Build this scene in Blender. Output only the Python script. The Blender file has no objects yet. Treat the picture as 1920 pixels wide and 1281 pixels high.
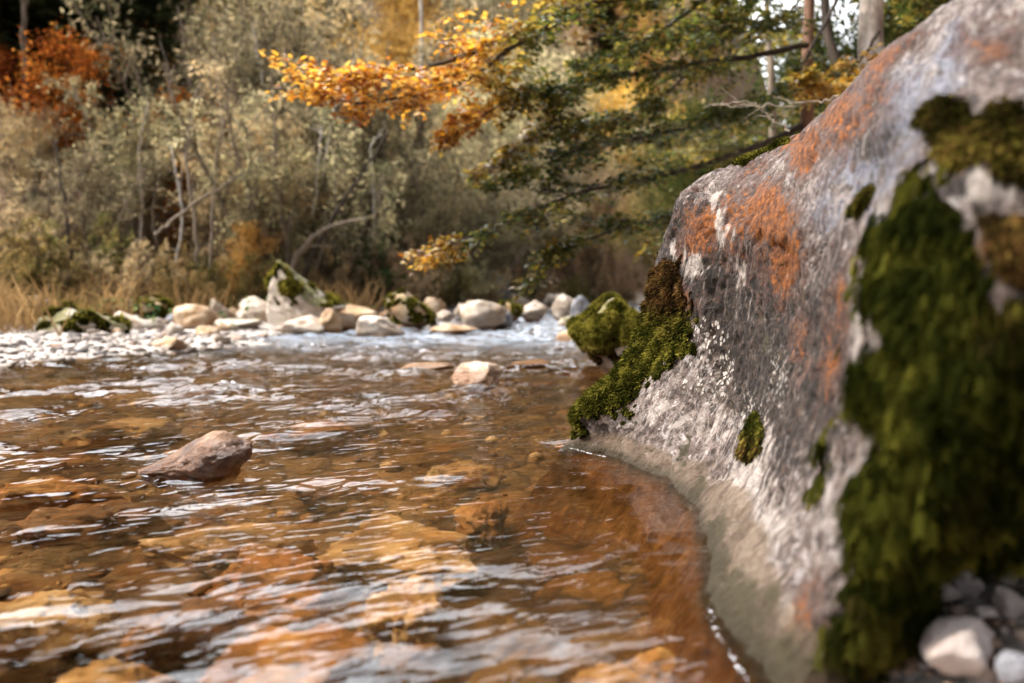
import bpy, bmesh, math, numpy as np
from math import radians, pi, sin, cos, atan2
rnd = np.random.default_rng
S = bpy.context.scene
COL = S.collection
# ------------------------------------------------------------------ camera model
F = 28 / 36 * 1920.0
CH = 0.70
TH = radians(4.23)
W2, H2 = 960.0, 640.5

def P(px, py, d):
    """world point seen at photo pixel (px,py), d metres ahead of the camera"""
    c = (px - W2) / F; v = -(py - H2) / F
    dy = cos(TH) + v * sin(TH); dz = -sin(TH) + v * cos(TH)
    s = d / dy
    return np.array([c * s, d, CH + dz * s])

def G(px, py, z=0.0):
    c = (px - W2) / F; v = -(py - H2) / F
    dy = cos(TH) + v * sin(TH); dz = -sin(TH) + v * cos(TH)
    s = (z - CH) / dz
    return np.array([c * s, dy * s, z])

def proj(V):
    x = V[:, 0]; y = V[:, 1]; z = V[:, 2] - CH
    f = y * cos(TH) - z * sin(TH); u = y * sin(TH) + z * cos(TH)
    f = np.where(f < .05, .05, f)
    return W2 + F * x / f, H2 - F * u / f

cam_d = bpy.data.cameras.new('camera'); cam = bpy.data.objects.new('camera', cam_d); COL.objects.link(cam)
cam.location = (0, 0, CH); cam.rotation_euler = (pi / 2 - TH, 0, 0)
cam_d.sensor_width = 36; cam_d.lens = 28; cam_d.clip_start = 0.05; cam_d.clip_end = 600
cam_d.dof.use_dof = True; cam_d.dof.focus_distance = 3.1; cam_d.dof.aperture_fstop = 1.35
S.camera = cam

# ------------------------------------------------------------------ light
SUN = np.array([-0.90, -0.10, 0.0]); EL = radians(47)
SUN = SUN / np.linalg.norm(SUN) * cos(EL); SUN[2] = sin(EL)
w = bpy.data.worlds.new('World'); S.world = w; w.use_nodes = True
nt = w.node_tree; bg = nt.nodes['Background']
sky = nt.nodes.new('ShaderNodeTexSky'); sky.sky_type = 'NISHITA'; sky.sun_disc = False
sky.sun_elevation = EL; sky.sun_rotation = atan2(SUN[0], SUN[1]); sky.dust_density = 3.0; sky.air_density = 1.0; sky.ozone_density = 1.0
# cloud veil over the blue, with an added bright patch for water glints
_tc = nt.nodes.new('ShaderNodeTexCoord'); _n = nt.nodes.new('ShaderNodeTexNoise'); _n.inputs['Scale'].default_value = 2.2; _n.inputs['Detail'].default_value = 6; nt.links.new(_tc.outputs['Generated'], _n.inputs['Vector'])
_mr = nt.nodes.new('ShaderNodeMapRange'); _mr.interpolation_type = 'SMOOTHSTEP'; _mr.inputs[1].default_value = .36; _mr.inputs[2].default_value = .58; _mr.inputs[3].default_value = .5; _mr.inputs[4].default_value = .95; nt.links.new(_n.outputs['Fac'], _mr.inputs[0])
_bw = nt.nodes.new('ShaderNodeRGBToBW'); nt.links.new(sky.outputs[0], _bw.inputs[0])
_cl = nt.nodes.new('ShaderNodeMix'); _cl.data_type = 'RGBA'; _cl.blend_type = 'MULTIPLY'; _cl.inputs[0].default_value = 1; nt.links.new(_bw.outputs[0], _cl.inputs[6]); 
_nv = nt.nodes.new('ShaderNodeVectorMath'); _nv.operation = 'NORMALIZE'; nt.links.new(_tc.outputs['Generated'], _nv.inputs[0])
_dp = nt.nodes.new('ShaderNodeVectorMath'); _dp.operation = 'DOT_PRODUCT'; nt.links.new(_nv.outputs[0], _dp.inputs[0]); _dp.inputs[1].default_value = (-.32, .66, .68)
_gl = nt.nodes.new('ShaderNodeMapRange'); _gl.inputs[1].default_value = .58; _gl.inputs[2].default_value = 1.; _gl.inputs[3].default_value = 1.5; _gl.inputs[4].default_value = 24.; nt.links.new(_dp.outputs['Value'], _gl.inputs[0])  # added glow patch ahead of the camera, put in to whiten the water reflections
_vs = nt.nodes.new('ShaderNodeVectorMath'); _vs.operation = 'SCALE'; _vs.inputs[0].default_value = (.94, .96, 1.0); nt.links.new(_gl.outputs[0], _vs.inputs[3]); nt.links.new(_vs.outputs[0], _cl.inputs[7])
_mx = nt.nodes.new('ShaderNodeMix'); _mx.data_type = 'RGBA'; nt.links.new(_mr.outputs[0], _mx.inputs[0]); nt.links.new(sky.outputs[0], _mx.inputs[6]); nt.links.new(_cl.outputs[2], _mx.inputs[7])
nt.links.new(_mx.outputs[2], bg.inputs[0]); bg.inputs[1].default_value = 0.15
sl = bpy.data.lights.new('sun', 'SUN'); sl.energy = 3.6; sl.angle = radians(0.6); sl.color = (1.0, 0.90, 0.76)
so = bpy.data.objects.new('sun', sl); COL.objects.link(so)
from mathutils import Vector
so.rotation_euler = Vector(SUN).to_track_quat('Z', 'Y').to_euler(); so.location = (-20, 20, 30)
S.view_settings.view_transform = 'Standard'; S.view_settings.look = 'None'; S.view_settings.gamma = 1
S.view_settings.exposure = 0.42
S.cycles.use_denoising = True
S.cycles.max_bounces = 8; S.cycles.transparent_max_bounces = 12; S.cycles.sample_clamp_indirect = 4
S.cycles.transmission_bounces = 6; S.cycles.caustics_refractive = True; S.cycles.caustics_reflective = False

# ------------------------------------------------------------------ numpy noise
_rs = rnd(7); _perm = _rs.permutation(256); _perm = np.concatenate([_perm, _perm, _perm])
_gr = _rs.normal(size=(256, 3)); _gr /= np.linalg.norm(_gr, axis=1)[:, None]
def perlin(Pn):
    Pn = np.asarray(Pn, float); i = np.floor(Pn).astype(int); f = Pn - i; i &= 255
    u = f * f * f * (f * (f * 6 - 15) + 10)
    out = 0
    for dx in (0, 1):
        for dy in (0, 1):
            for dz in (0, 1):
                h = _perm[_perm[_perm[i[:, 0] + dx] + i[:, 1] + dy] + i[:, 2] + dz]
                g = _gr[h]
                d = g[:, 0] * (f[:, 0] - dx) + g[:, 1] * (f[:, 1] - dy) + g[:, 2] * (f[:, 2] - dz)
                wgt = (u[:, 0] if dx else 1 - u[:, 0]) * (u[:, 1] if dy else 1 - u[:, 1]) * (u[:, 2] if dz else 1 - u[:, 2])
                out = out + wgt * d
    return out * 1.6
def fbm(Pn, oct=4, gain=.5):
    a = 1; s = 0; Pn = np.asarray(Pn, float)
    for k in range(oct):
        s = s + a * perlin(Pn + 17.3 * k); Pn = Pn * 2.03; a *= gain
    return s
def sstep(a, b, x):
    t = np.clip((x - a) / (b - a), 0, 1); return t * t * (3 - 2 * t)

# ------------------------------------------------------------------ mesh helpers
def link(name, me, parent=None):
    o = bpy.data.objects.new(name, me); COL.objects.link(o)
    if parent is not None: o.parent = parent
    return o
def mk(name, V, faces, mat=None, parent=None, attrs=None, uv=None, smooth=True):
    """faces: one int array (n,k) or a list of such arrays -> ONE mesh object"""
    me = bpy.data.meshes.new(name); V = np.asarray(V, np.float32)
    if not isinstance(faces, list): faces = [faces]
    faces = [np.asarray(f, np.int32) for f in faces if len(f)]
    vi = np.concatenate([f.ravel() for f in faces]); st = []; o = 0
    for f in faces:
        st.append(o + np.arange(len(f)) * f.shape[1]); o += f.size
    st = np.concatenate(st).astype(np.int32)
    me.vertices.add(len(V)); me.vertices.foreach_set('co', V.ravel())
    me.loops.add(len(vi)); me.loops.foreach_set('vertex_index', vi)
    me.polygons.add(len(st)); me.polygons.foreach_set('loop_start', st)
    if smooth: me.polygons.foreach_set('use_smooth', np.ones(len(st), bool))
    me.update(calc_edges=True)
    if attrs:
        for k, a in attrs.items():
            at = me.attributes.new(k, 'FLOAT', 'POINT'); at.data.foreach_set('value', np.asarray(a, np.float32))
    if uv is not None:
        u = me.uv_layers.new(name='UVMap'); u.data.foreach_set('uv', np.asarray(uv, np.float32)[vi].ravel())
    if mat: me.materials.append(mat)
    return link(name, me, parent)
def tag(o, label=None, cat=None, group=None, kind=None):
    if label: o['label'] = label
    if cat: o['category'] = cat
    if group: o['group'] = group
    if kind: o['kind'] = kind
    return o
def empty(name, loc=(0, 0, 0), rz=0, sc=1.0):
    o = bpy.data.objects.new(name, None); COL.objects.link(o); o.location = loc; o.rotation_euler = (0, 0, rz)
    o.scale = (sc, sc, sc) if np.isscalar(sc) else sc; o.empty_display_size = .2
    return o
def gridfaces(n, m, wrap=False):
    i, j = np.meshgrid(np.arange(n - 1), np.arange(m - 1), indexing='ij'); a = (i * m + j).ravel()
    return np.stack([a, a + m, a + m + 1, a + 1], 1)
class Acc:
    def __init__(s): s.V = []; s.F = []; s.A = {}; s.n = 0
    def add(s, V, Fs, **attrs):
        V = np.asarray(V, float)
        if not isinstance(Fs, list): Fs = [Fs]
        s.V.append(V); s.F += [np.asarray(f) + s.n for f in Fs]; s.n += len(V)
        for k, a in attrs.items(): s.A.setdefault(k, []).append(np.broadcast_to(np.asarray(a, float), (len(V),)))
    def arrays(s):
        d = {}
        for f in s.F: d.setdefault(f.shape[1], []).append(f)
        return np.concatenate(s.V), [np.concatenate(v) for v in d.values()], {k: np.concatenate(v) for k, v in s.A.items()}
    def build(s, name, mat, parent=None, smooth=True):
        V, Fs, A = s.arrays(); return mk(name, V, Fs, mat, parent, A, smooth=smooth)
def tube(pts, rad, sides=6):
    pts = np.asarray(pts, float); n = len(pts); rad = np.broadcast_to(np.asarray(rad, float), (n,))
    T = np.gradient(pts, axis=0); T /= np.linalg.norm(T, axis=1)[:, None] + 1e-9
    up = np.array([0.31, .17, .93]); up = up if abs(T[0] @ up) < .9 else np.array([.93, .2, .1])
    A = np.cross(T, up); A /= np.linalg.norm(A, axis=1)[:, None] + 1e-9
    B = np.cross(T, A); th = np.linspace(0, 2 * pi, sides, endpoint=False)
    V = pts[:, None] + rad[:, None, None] * (np.cos(th)[None, :, None] * A[:, None] + np.sin(th)[None, :, None] * B[:, None])
    V = V.reshape(-1, 3); i, j = np.meshgrid(np.arange(n - 1), np.arange(sides), indexing='ij'); j2 = (j + 1) % sides
    Fq = np.stack([i * sides + j, i * sides + j2, (i + 1) * sides + j2, (i + 1) * sides + j], -1).reshape(-1, 4)
    return V, Fq
def spline(pts, n):
    """Catmull-Rom through pts (k,dim) -> n samples"""
    pts = np.asarray(pts, float); k = len(pts)
    Q = np.concatenate([[2 * pts[0] - pts[1]], pts, [2 * pts[-1] - pts[-2]]])
    t = np.linspace(0, k - 1, n); i = np.minimum(t.astype(int), k - 2); f = (t - i)[:, None]
    f = f.reshape((-1,) + (1,) * (pts.ndim - 1))
    p0, p1, p2, p3 = Q[i], Q[i + 1], Q[i + 2], Q[i + 3]
    return .5 * (2 * p1 + (p2 - p0) * f + (2 * p0 - 5 * p1 + 4 * p2 - p3) * f ** 2 + (3 * p1 - p0 - 3 * p2 + p3) * f ** 3)
def unit(v): return v / (np.linalg.norm(v, axis=-1, keepdims=True) + 1e-9)
def leaves(C, size, rng, ax=None, nrm=None, aspect=.45, fold=.25, **attrs):
    """leaf-shaped folded quads centred on C; returns V,F,attrs(tint)"""
    n = len(C); size = np.broadcast_to(np.asarray(size, float), (n,))[:, None]
    if ax is None: ax = unit(rng.normal(size=(n, 3)))
    if nrm is None: nrm = rng.normal(size=(n, 3))
    ax = unit(ax); side = unit(np.cross(nrm, ax)); nn = np.cross(ax, side)
    a = C - ax * size * .5; b = C + ax * size * .5
    l = C + side * size * aspect * .5 + nn * size * fold * .3 - ax * size * .05; r = C - side * size * aspect * .5 + nn * size * fold * .3 - ax * size * .05
    V = np.stack([a, r, b, l], 1).reshape(-1, 3)
    base = np.arange(n)[:, None] * 4
    Fq = np.concatenate([base + [0, 1, 2], base + [0, 2, 3]])
    return V, Fq, np.repeat(rng.random(n), 4)

def inpoly(px, py, poly):
    poly = np.asarray(poly, float); r = np.zeros(len(px), bool); j = len(poly) - 1
    for i in range(len(poly)):
        xi, yi = poly[i]; xj, yj = poly[j]
        c = ((yi > py) != (yj > py)) & (px < (xj - xi) * (py - yi) / (yj - yi + 1e-12) + xi)
        r ^= c; j = i
    return r
def polydist(px, py, poly):
    poly = np.asarray(poly, float); d = np.full(len(px), 1e9)
    for i in range(len(poly)):
        a = poly[i - 1]; b = poly[i]; ab = b - a
        t = np.clip(((px - a[0]) * ab[0] + (py - a[1]) * ab[1]) / (ab @ ab), 0, 1)
        d = np.minimum(d, np.hypot(px - a[0] - t * ab[0], py - a[1] - t * ab[1]))
    return np.where(inpoly(px, py, poly), d, -d)

# ------------------------------------------------------------------ material helper
class NT:
    def __init__(s, name):
        s.m = bpy.data.materials.new(name); s.m.use_nodes = True; s.t = s.m.node_tree; s.t.nodes.clear()
        s.out = s.n('OutputMaterial')
    def n(s, typ, **kw):
        nd = s.t.nodes.new('ShaderNode' + typ)
        for k, v in kw.items(): setattr(nd, k, v)
        return nd
    def set(s, sock, v):
        if v is None: return
        if hasattr(v, 'is_linked') or isinstance(v, bpy.types.NodeSocket): s.t.links.new(v, sock)
        else:
            if sock.type == 'RGBA' and not np.isscalar(v) and len(v) == 3: v = (*v, 1)
            sock.default_value = v
    def coord(s, k='Object'): return s.n('TexCoord').outputs[k]
    def geo(s, k): return s.n('NewGeometry').outputs[k]
    def attr(s, k, o='Fac'):
        a = s.n('Attribute'); a.attribute_name = k; return a.outputs[o]
    def map(s, v, sc=(1, 1, 1), rot=(0, 0, 0), loc=(0, 0, 0)):
        m = s.n('Mapping'); s.set(m.inputs[0], v); m.inputs['Scale'].default_value = sc; m.inputs['Rotation'].default_value = rot; m.inputs['Location'].default_value = loc
        return m.outputs[0]
    def noise(s, v, scale, detail=5, rough=.55, dist=0., k='Fac'):
        m = s.n('TexNoise'); s.set(m.inputs['Vector'], v); m.inputs['Scale'].default_value = scale; m.inputs['Detail'].default_value = detail
        m.inputs['Roughness'].default_value = rough; m.inputs['Distortion'].default_value = dist; return m.outputs[k]
    def voro(s, v, scale, k='Distance', feat='F1', rand=1.):
        m = s.n('TexVoronoi'); m.feature = feat; s.set(m.inputs['Vector'], v); m.inputs['Scale'].default_value = scale; m.inputs['Randomness'].default_value = rand
        return m.outputs[k]
    def ramp(s, f, pts, interp='LINEAR'):
        r = s.n('ValToRGB'); s.set(r.inputs[0], f); e = r.color_ramp.elements; r.color_ramp.interpolation = interp
        while len(e) < len(pts): e.new(.5)
        for el, (p, c) in zip(e, pts):
            el.position = p; el.color = (c, c, c, 1) if np.isscalar(c) else (*c, 1)
        return r.outputs[0]
    def mix(s, f, a, b, mode='MIX'):
        m = s.n('Mix'); m.data_type = 'RGBA'; m.blend_type = mode
        s.set(m.inputs[0], f); s.set(m.inputs[6], a); s.set(m.inputs[7], b); return m.outputs[2]
    def math(s, op, a, b=None, c=None, clamp=False):
        m = s.n('Math'); m.operation = op; m.use_clamp = clamp
        s.set(m.inputs[0], a); s.set(m.inputs[1], b); s.set(m.inputs[2], c); return m.outputs[0]
    def mr(s, v, a, b, c=0., d=1.):
        m = s.n('MapRange'); m.interpolation_type = 'SMOOTHSTEP'; s.set(m.inputs[0], v)
        for i, x in zip((1, 2, 3, 4), (a, b, c, d)): m.inputs[i].default_value = x
        return m.outputs[0]
    def sep(s, v, k):
        m = s.n('SeparateXYZ'); s.set(m.inputs[0], v); return m.outputs[k]
    def bump(s, h, strength=.5, dist=.02, nrm=None):
        b = s.n('Bump'); b.inputs['Strength'].default_value = strength; b.inputs['Distance'].default_value = dist
        s.set(b.inputs['Height'], h); s.set(b.inputs['Normal'], nrm); return b.outputs[0]
    def pbsdf(s, col, rough=.7, nrm=None, spec=.4):
        p = s.n('BsdfPrincipled'); s.set(p.inputs['Base Color'], col); s.set(p.inputs['Roughness'], rough); s.set(p.inputs['Normal'], nrm)
        s.set(p.inputs['Specular IOR Level'], spec); return p
    def done(s, sh):
        s.t.links.new(sh if isinstance(sh, bpy.types.NodeSocket) else sh.outputs[0], s.out.inputs[0]); return s.m

def leaf_mat(name, cols, trans=.45, tcol=1.7, gloss=.0, var=.25):
    """cols: list of colours over the per-leaf 'tint' attribute; the kind of tree is varied by object random"""
    m = NT(name); t = m.attr('tint')
    n = len(cols); c = m.ramp(t, [((i + .5) / n, k) for i, k in enumerate(cols)])
    r = m.n('ObjectInfo').outputs['Random']
    hs = m.n('HueSaturation'); m.set(hs.inputs['Color'], c); m.set(hs.inputs['Value'], m.mr(r, 0, 1, 1 - var, 1 + var))
    m.set(hs.inputs['Hue'], m.mr(r, 0, 1, .488, .512))
    c = hs.outputs[0]
    d = m.n('BsdfDiffuse'); m.set(d.inputs[0], c)
    tr = m.n('BsdfTranslucent'); m.set(tr.inputs[0], m.mix(1., c, (tcol, tcol * .95, tcol * .80), 'MULTIPLY'))
    mx = m.n('MixShader'); mx.inputs[0].default_value = trans; m.t.links.new(d.outputs[0], mx.inputs[1]); m.t.links.new(tr.outputs[0], mx.inputs[2])
    if gloss:
        g = m.n('BsdfGlossy'); g.inputs['Roughness'].default_value = .38; m2 = m.n('MixShader'); m2.inputs[0].default_value = gloss
        m.t.links.new(mx.outputs[0], m2.inputs[1]); m.t.links.new(g.outputs[0], m2.inputs[2]); mx = m2
    return m.done(mx)
def bark_mat(name, a, b, sc=9):
    m = NT(name); o = m.coord(); f = m.noise(m.map(o, (1, 1, .25)), sc, 6, .65)
    return m.done(m.pbsdf(m.ramp(f, [(.3, a), (.7, b)]), .9, m.bump(f, .6, .03), .2))

M = {}
M['willow'] = leaf_mat('willow_leaf', [(.075, .075, .042), (.18, .165, .10), (.33, .29, .19), (.46, .385, .24)], .5)
M['tan'] = leaf_mat('tan_leaf', [(.15, .115, .07), (.28, .225, .145), (.40, .32, .21), (.47, .33, .17)], .5)
M['olive'] = leaf_mat('olive_leaf', [(.05, .055, .02), (.11, .11, .04), (.19, .17, .065), (.30, .21, .08)], .45)
M['gold'] = leaf_mat('gold_leaf', [(.20, .11, .03), (.38, .22, .05), (.46, .29, .08), (.50, .35, .14)], .5)
M['rust'] = leaf_mat('rust_leaf', [(.08, .022, .009), (.20, .05, .011), (.30, .09, .016), (.28, .13, .03)], .5)
M['dark'] = leaf_mat('dark_needle', [(.022, .032, .016), (.04, .052, .024), (.06, .075, .032), (.09, .09, .04)], .2)
M['deep'] = leaf_mat('deep_leaf', [(.018, .028, .009), (.03, .045, .013), (.05, .06, .016), (.09, .075, .02)], .4)
M['bark'] = bark_mat('grey_bark', (.10, .075, .055), (.30, .24, .18))
M['darkbark'] = bark_mat('dark_bark', (.02, .015, .011), (.075, .055, .04))
M['redbark'] = bark_mat('brown_bark', (.07, .035, .02), (.22, .12, .075))
M['palebark'] = bark_mat('pale_bark', (.09, .06, .045), (.52, .44, .37), 7)
M['whitebark'] = bark_mat('bleached_wood', (.35, .31, .27), (.62, .58, .52))
M['grass'] = leaf_mat('dry_grass', [(.045, .042, .017), (.115, .085, .036), (.22, .14, .06), (.29, .20, .10)], .4)
M['herb'] = leaf_mat('bank_herbs', [(.02, .035, .014), (.04, .065, .026), (.07, .10, .04), (.12, .12, .05)], .3)

def moss_mat(name):
    m = NT(name); t = m.attr('tint'); b = m.attr('brown')
    g = m.ramp(t, [(.08, (.010, .012, .002)), (.4, (.052, .050, .007)), (.7, (.18, .155, .022)), (.95, (.35, .29, .05))])
    br = m.ramp(t, [(.08, (.012, .006, .003)), (.45, (.06, .028, .011)), (.95, (.22, .10, .035))])
    c = m.mix(b, g, br)
    d = m.n('BsdfDiffuse'); m.set(d.inputs[0], c); tr = m.n('BsdfTranslucent'); m.set(tr.inputs[0], c)
    mx = m.n('MixShader'); mx.inputs[0].default_value = .35; m.t.links.new(d.outputs[0], mx.inputs[1]); m.t.links.new(tr.outputs[0], mx.inputs[2])
    return m.done(mx)
M['moss'] = moss_mat('moss')

def rock_mat(name, dark, mid, pale, stain, moss=0.0, wet=.06, stain_amt=.5, sc=1.):
    m = NT(name); o = m.coord(); r = m.n('ObjectInfo').outputs['Random']; pos = m.geo('Position'); nz = m.sep(m.geo('Normal'), 2); z = m.sep(pos, 2)
    off = m.n('VectorMath'); off.operation = 'ADD'; m.set(off.inputs[0], o); cb = m.n('CombineXYZ'); m.set(cb.inputs[0], m.math('MULTIPLY', r, 31.)); m.set(cb.inputs[1], m.math('MULTIPLY', r, 17.)); m.set(off.inputs[1], cb.outputs[0])
    v = off.outputs[0]
    big = m.noise(v, 3.2 * sc, 6, .6, .4); fine = m.noise(v, 22 * sc, 6, .7)
    c = m.ramp(big, [(.3, dark), (.5, mid), (.68, pale)])
    c = m.mix(m.mr(m.noise(v, 4.3 * sc, 5, .6, .8), .45, .62, 0, stain_amt), c, stain)
    c = m.mix(.35, c, m.ramp(fine, [(.3, .25), (.7, 1.)]), 'MULTIPLY')
    c = m.mix(m.mr(m.noise(v, 60 * sc, 3, .6), .62, .72, 0, .6), c, dark)
    if moss:
        f = m.math('MULTIPLY', m.mr(nz, .0, .7), m.mr(m.noise(v, 5 * sc, 5, .65), .62 - moss * .3, .70 - moss * .3))
        c = m.mix(f, c, m.ramp(m.noise(v, 40 * sc, 4, .6), [(.3, (.05, .046, .012)), (.7, (.20, .165, .04))]))
    wf = m.mr(m.math('ADD', z, m.math('MULTIPLY', big, -.05)), wet - .05, wet, 1., 0.)
    c = m.mix(m.math('MULTIPLY', wf, .75), c, m.mix(1., c, (.42, .27, .13), 'MULTIPLY'))
    b = m.bump(m.math('ADD', m.math('MULTIPLY', big, 2.), fine), .55, .03)
    return m.done(m.pbsdf(c, m.mr(wf, 0, 1, .75, .2), b, .4))
M['limestone'] = rock_mat('pale_limestone', (.20, .145, .10), (.45, .37, .295), (.62, .55, .47), (.36, .21, .10), 0, .05, .45)
M['limestone_moss'] = rock_mat('mossy_limestone', (.26, .20, .15), (.52, .45, .38), (.68, .61, .54), (.33, .22, .13), .75, .05, .4)
M['ochre'] = rock_mat('ochre_stone', (.22, .12, .05), (.42, .28, .16), (.58, .46, .34), (.38, .19, .06), 0, .07, .6)
M['ochre_moss'] = rock_mat('ochre_mossy_stone', (.22, .12, .05), (.42, .30, .18), (.58, .48, .36), (.36, .18, .06), .5, .1, .6)
M['grey'] = rock_mat('grey_stone', (.10, .10, .11), (.22, .22, .24), (.36, .36, .39), (.16, .13, .11), .2, .08, .3)
M['amber'] = rock_mat('amber_bed_stone', (.07, .024, .005), (.28, .125, .028), (.46, .27, .10), (.32, .115, .015), 0, -9, .6, 1.6)
M['buff'] = rock_mat('buff_bed_stone', (.09, .04, .014), (.42, .27, .125), (.62, .47, .30), (.32, .14, .03), 0, -9, .5, 1.6)
M['brownbed'] = rock_mat('brown_bed_stone', (.05, .022, .008), (.14, .065, .022), (.26, .13, .05), (.24, .10, .02), 0, -9, .6, 1.6)
M['pebble_white'] = rock_mat('white_pebble', (.42, .32, .28), (.66, .55, .50), (.76, .67, .63), (.55, .40, .32), 0, -9, .2, 4)

# ------------------------------------------------------------------ terrain
LB = np.array([(-16, 3.0), (-9, 5.2), (-4.3, 6.4), (-3.6, 7.6), (-2.6, 8.9), (-3.3, 10.0), (-2.8, 11.2), (-1.2, 12.6), (-.7, 14.5), (-.5, 17), (-.4, 20), (1.2, 24), (5, 28), (14, 32), (40, 36)], float)
RB = np.array([(.6, -8), (.55, 0), (.60, 1.25), (.9, 2.2), (1.25, 3.2), (1.0, 4.6), (1.15, 6.2), (1.7, 9), (2.3, 14), (3.2, 18), (5.5, 22), (14, 26), (40, 29)], float)
def sdist(X, Y, L):
    best = np.full(X.shape, 1e9); sg = np.ones(X.shape)
    for a, b in zip(L[:-1], L[1:]):
        ab = b - a; t = np.clip(((X - a[0]) * ab[0] + (Y - a[1]) * ab[1]) / (ab @ ab), 0, 1)
        dx = X - a[0] - t * ab[0]; dy = Y - a[1] - t * ab[1]; d = np.hypot(dx, dy)
        cr = ab[0] * dy - ab[1] * dx
        u = d < best; best = np.where(u, d, best); sg = np.where(u, np.sign(cr), sg)
    return best * sg
def sp(x): return np.where(x > 0, x * x / (x + 2.5), 0)
def T(X, Y):
    X = np.asarray(X, float); Y = np.asarray(Y, float); sh = X.shape; X = X.ravel(); Y = Y.ravel()
    dl = sdist(X, Y, LB); dr = -sdist(X, Y, RB)
    az = X / np.maximum(Y, 1.)
    fac = np.where(Y > 18, 1 - .62 * sstep(.24, .37, az), 1.)
    N = np.stack([X, Y, 0 * X], 1)
    zl = .10 * (1 - np.exp(-dl / .6)) + .035 * np.clip(dl, 0, 9) + .80 * sp(np.minimum(dl, 46 + .12 * (dl - 46)) - 4.2) * fac
    zr = .13 * (1 - np.exp(-np.clip(dr, 0, 99) / .25)) + .06 * np.clip(dr, 0, 8) + .22 * sp(dr - 7)
    m = np.minimum(np.clip(-dl, 0, 9), np.clip(-dr, 0, 9))
    bed = -.05 - .30 * (1 - np.exp(-m / .55)) + .05 * fbm(N * 2.2, 3) + .03 * perlin(N * 6.)
    far = sstep(9, 13, Y); bed = bed * (1 - .55 * far)
    z = np.where(dl > 0, zl, np.where(dr > 0, zr, bed))
    land = (dl > 0) | (dr > 0); dd = np.maximum(dl, dr)
    z = z + np.where(land, (.03 * fbm(N * 1.7, 3) + .9 * sstep(4, 14, dd) * fbm(N * .16, 4)) * np.clip(dd, 0, 1), 0)
    return z.reshape(sh)
def Tz(x, y): return float(T(np.array([x]), np.array([y]))[0])
def axis(parts):
    return np.unique(np.concatenate([np.arange(a, b, s) for a, b, s in parts]).round(5))
gx = axis([(-90, -30, 3), (-30, -10, .6), (-10, -3, .14), (-3, 1.6, .03), (1.6, 6, .15), (6, 30, .8), (30, 93, 3)])
gy = axis([(-20, 0, 1), (0, 1, .1), (1, 4.2, .03), (4.2, 12, .1), (12, 30, .3), (30, 60, 1), (60, 152, 3)])
X, Y = np.meshgrid(gx, gy, indexing='ij'); Z = T(X, Y)
m = NT('ground'); pos = m.geo('Position'); z = m.sep(pos, 2)
wp = m.n('VectorMath'); wp.operation = 'ADD'; nn = m.n('VectorMath'); nn.operation = 'SCALE'; m.set(nn.inputs[0], m.noise(pos, 3.5, 3, .6, 0, 'Color')); nn.inputs[3].default_value = .35; m.set(wp.inputs[0], pos); m.set(wp.inputs[1], nn.outputs[0])
warp = wp.outputs[0]
cell = m.voro(warp, 3.1, 'Color'); edge = m.voro(warp, 3.1, 'Distance', 'DISTANCE_TO_EDGE'); cellv = m.sep(cell, 0)
bed = m.ramp(cellv, [(0., (.06, .024, .006)), (.3, (.22, .09, .016)), (.5, (.36, .17, .035)), (.7, (.50, .34, .16)), (.95, (.16, .075, .022))])
bed = m.mix(m.mr(m.noise(pos, 1.6, 5, .6, .5), .4, .62), bed, (.40, .26, .12))
bed = m.mix(m.mr(m.noise(pos, .75, 4, .6, .5), .5, .66), bed, (.05, .02, .006))
bed = m.mix(m.mr(edge, .0, .09, .85, 0), bed, (.035, .017, .006))
bed = m.mix(.55, bed, m.ramp(m.noise(warp, 26, 6, .72), [(.25, .15), (.7, 1.1)]), 'MULTIPLY')
gv = m.voro(pos, 26, 'Color'); grav = m.ramp(m.sep(gv, 1), [(0, (.26, .22, .19)), (.5, (.48, .42, .37)), (1, (.62, .57, .53))])
grav = m.mix(m.mr(m.voro(pos, 26, 'Distance', 'DISTANCE_TO_EDGE'), 0, .12, .7, 0), grav, (.10, .075, .055))
lit = m.ramp(m.noise(pos, 1.3, 7, .7), [(.3, (.05, .03, .015)), (.5, (.15, .09, .04)), (.7, (.28, .18, .08))])
soil = m.mix(m.mr(m.noise(pos, 9, 5, .6), .4, .6), lit, (.17, .10, .055))
land = m.mix(m.mr(m.math('ADD', z, m.math('MULTIPLY', m.noise(pos, 2, 3), .15)), .28, .42), grav, soil)
bed = m.mix(1., bed, (.46, .42, .40), 'MULTIPLY')
c = m.mix(m.mr(z, -.02, .03), bed, land)
bh = m.math('ADD', m.mr(edge, 0, .25), m.noise(warp, 14, 6, .65))
ground = mk('ground', np.stack([X, Y, Z], -1).reshape(-1, 3), gridfaces(len(gx), len(gy)), m.done(m.pbsdf(c, .85, m.bump(bh, .7, .06), .25)))
tag(ground, kind='structure')

# ------------------------------------------------------------------ water
wx = axis([(-30, -12, .4), (-12, -3, .06), (-3, .9, .012), (.9, 3, .06), (3, 30, .4)])
wy = axis([(-6, .6, .2), (.6, 4.5, .011), (4.5, 9, .03), (9, 26, .07), (26, 38, .3)])
X, Y = np.meshgrid(wx, wy, indexing='ij'); x = X.ravel(); y = Y.ravel()
ca, sa = cos(radians(28)), sin(radians(28))
U = x * ca + y * sa; Vv = -x * sa + y * ca
amp = .62 + .38 * sstep(1.8, 3., y) + 1.9 * sstep(2.6, 5.5, y) * .60 + .9 * sstep(8, 12, y)
calm = 1 - .5 * np.exp(-(((x - .42) / .42) ** 2 + ((y - 2.3) / .75) ** 2))
Pw = np.stack([x, y, 0 * x], 1); U = U + .22 * perlin(Pw * 1.9 + 5); Vv = Vv + .09 * perlin(Pw * 2.3 + 9) + .03 * perlin(Pw * 6.1 + 1)
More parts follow.
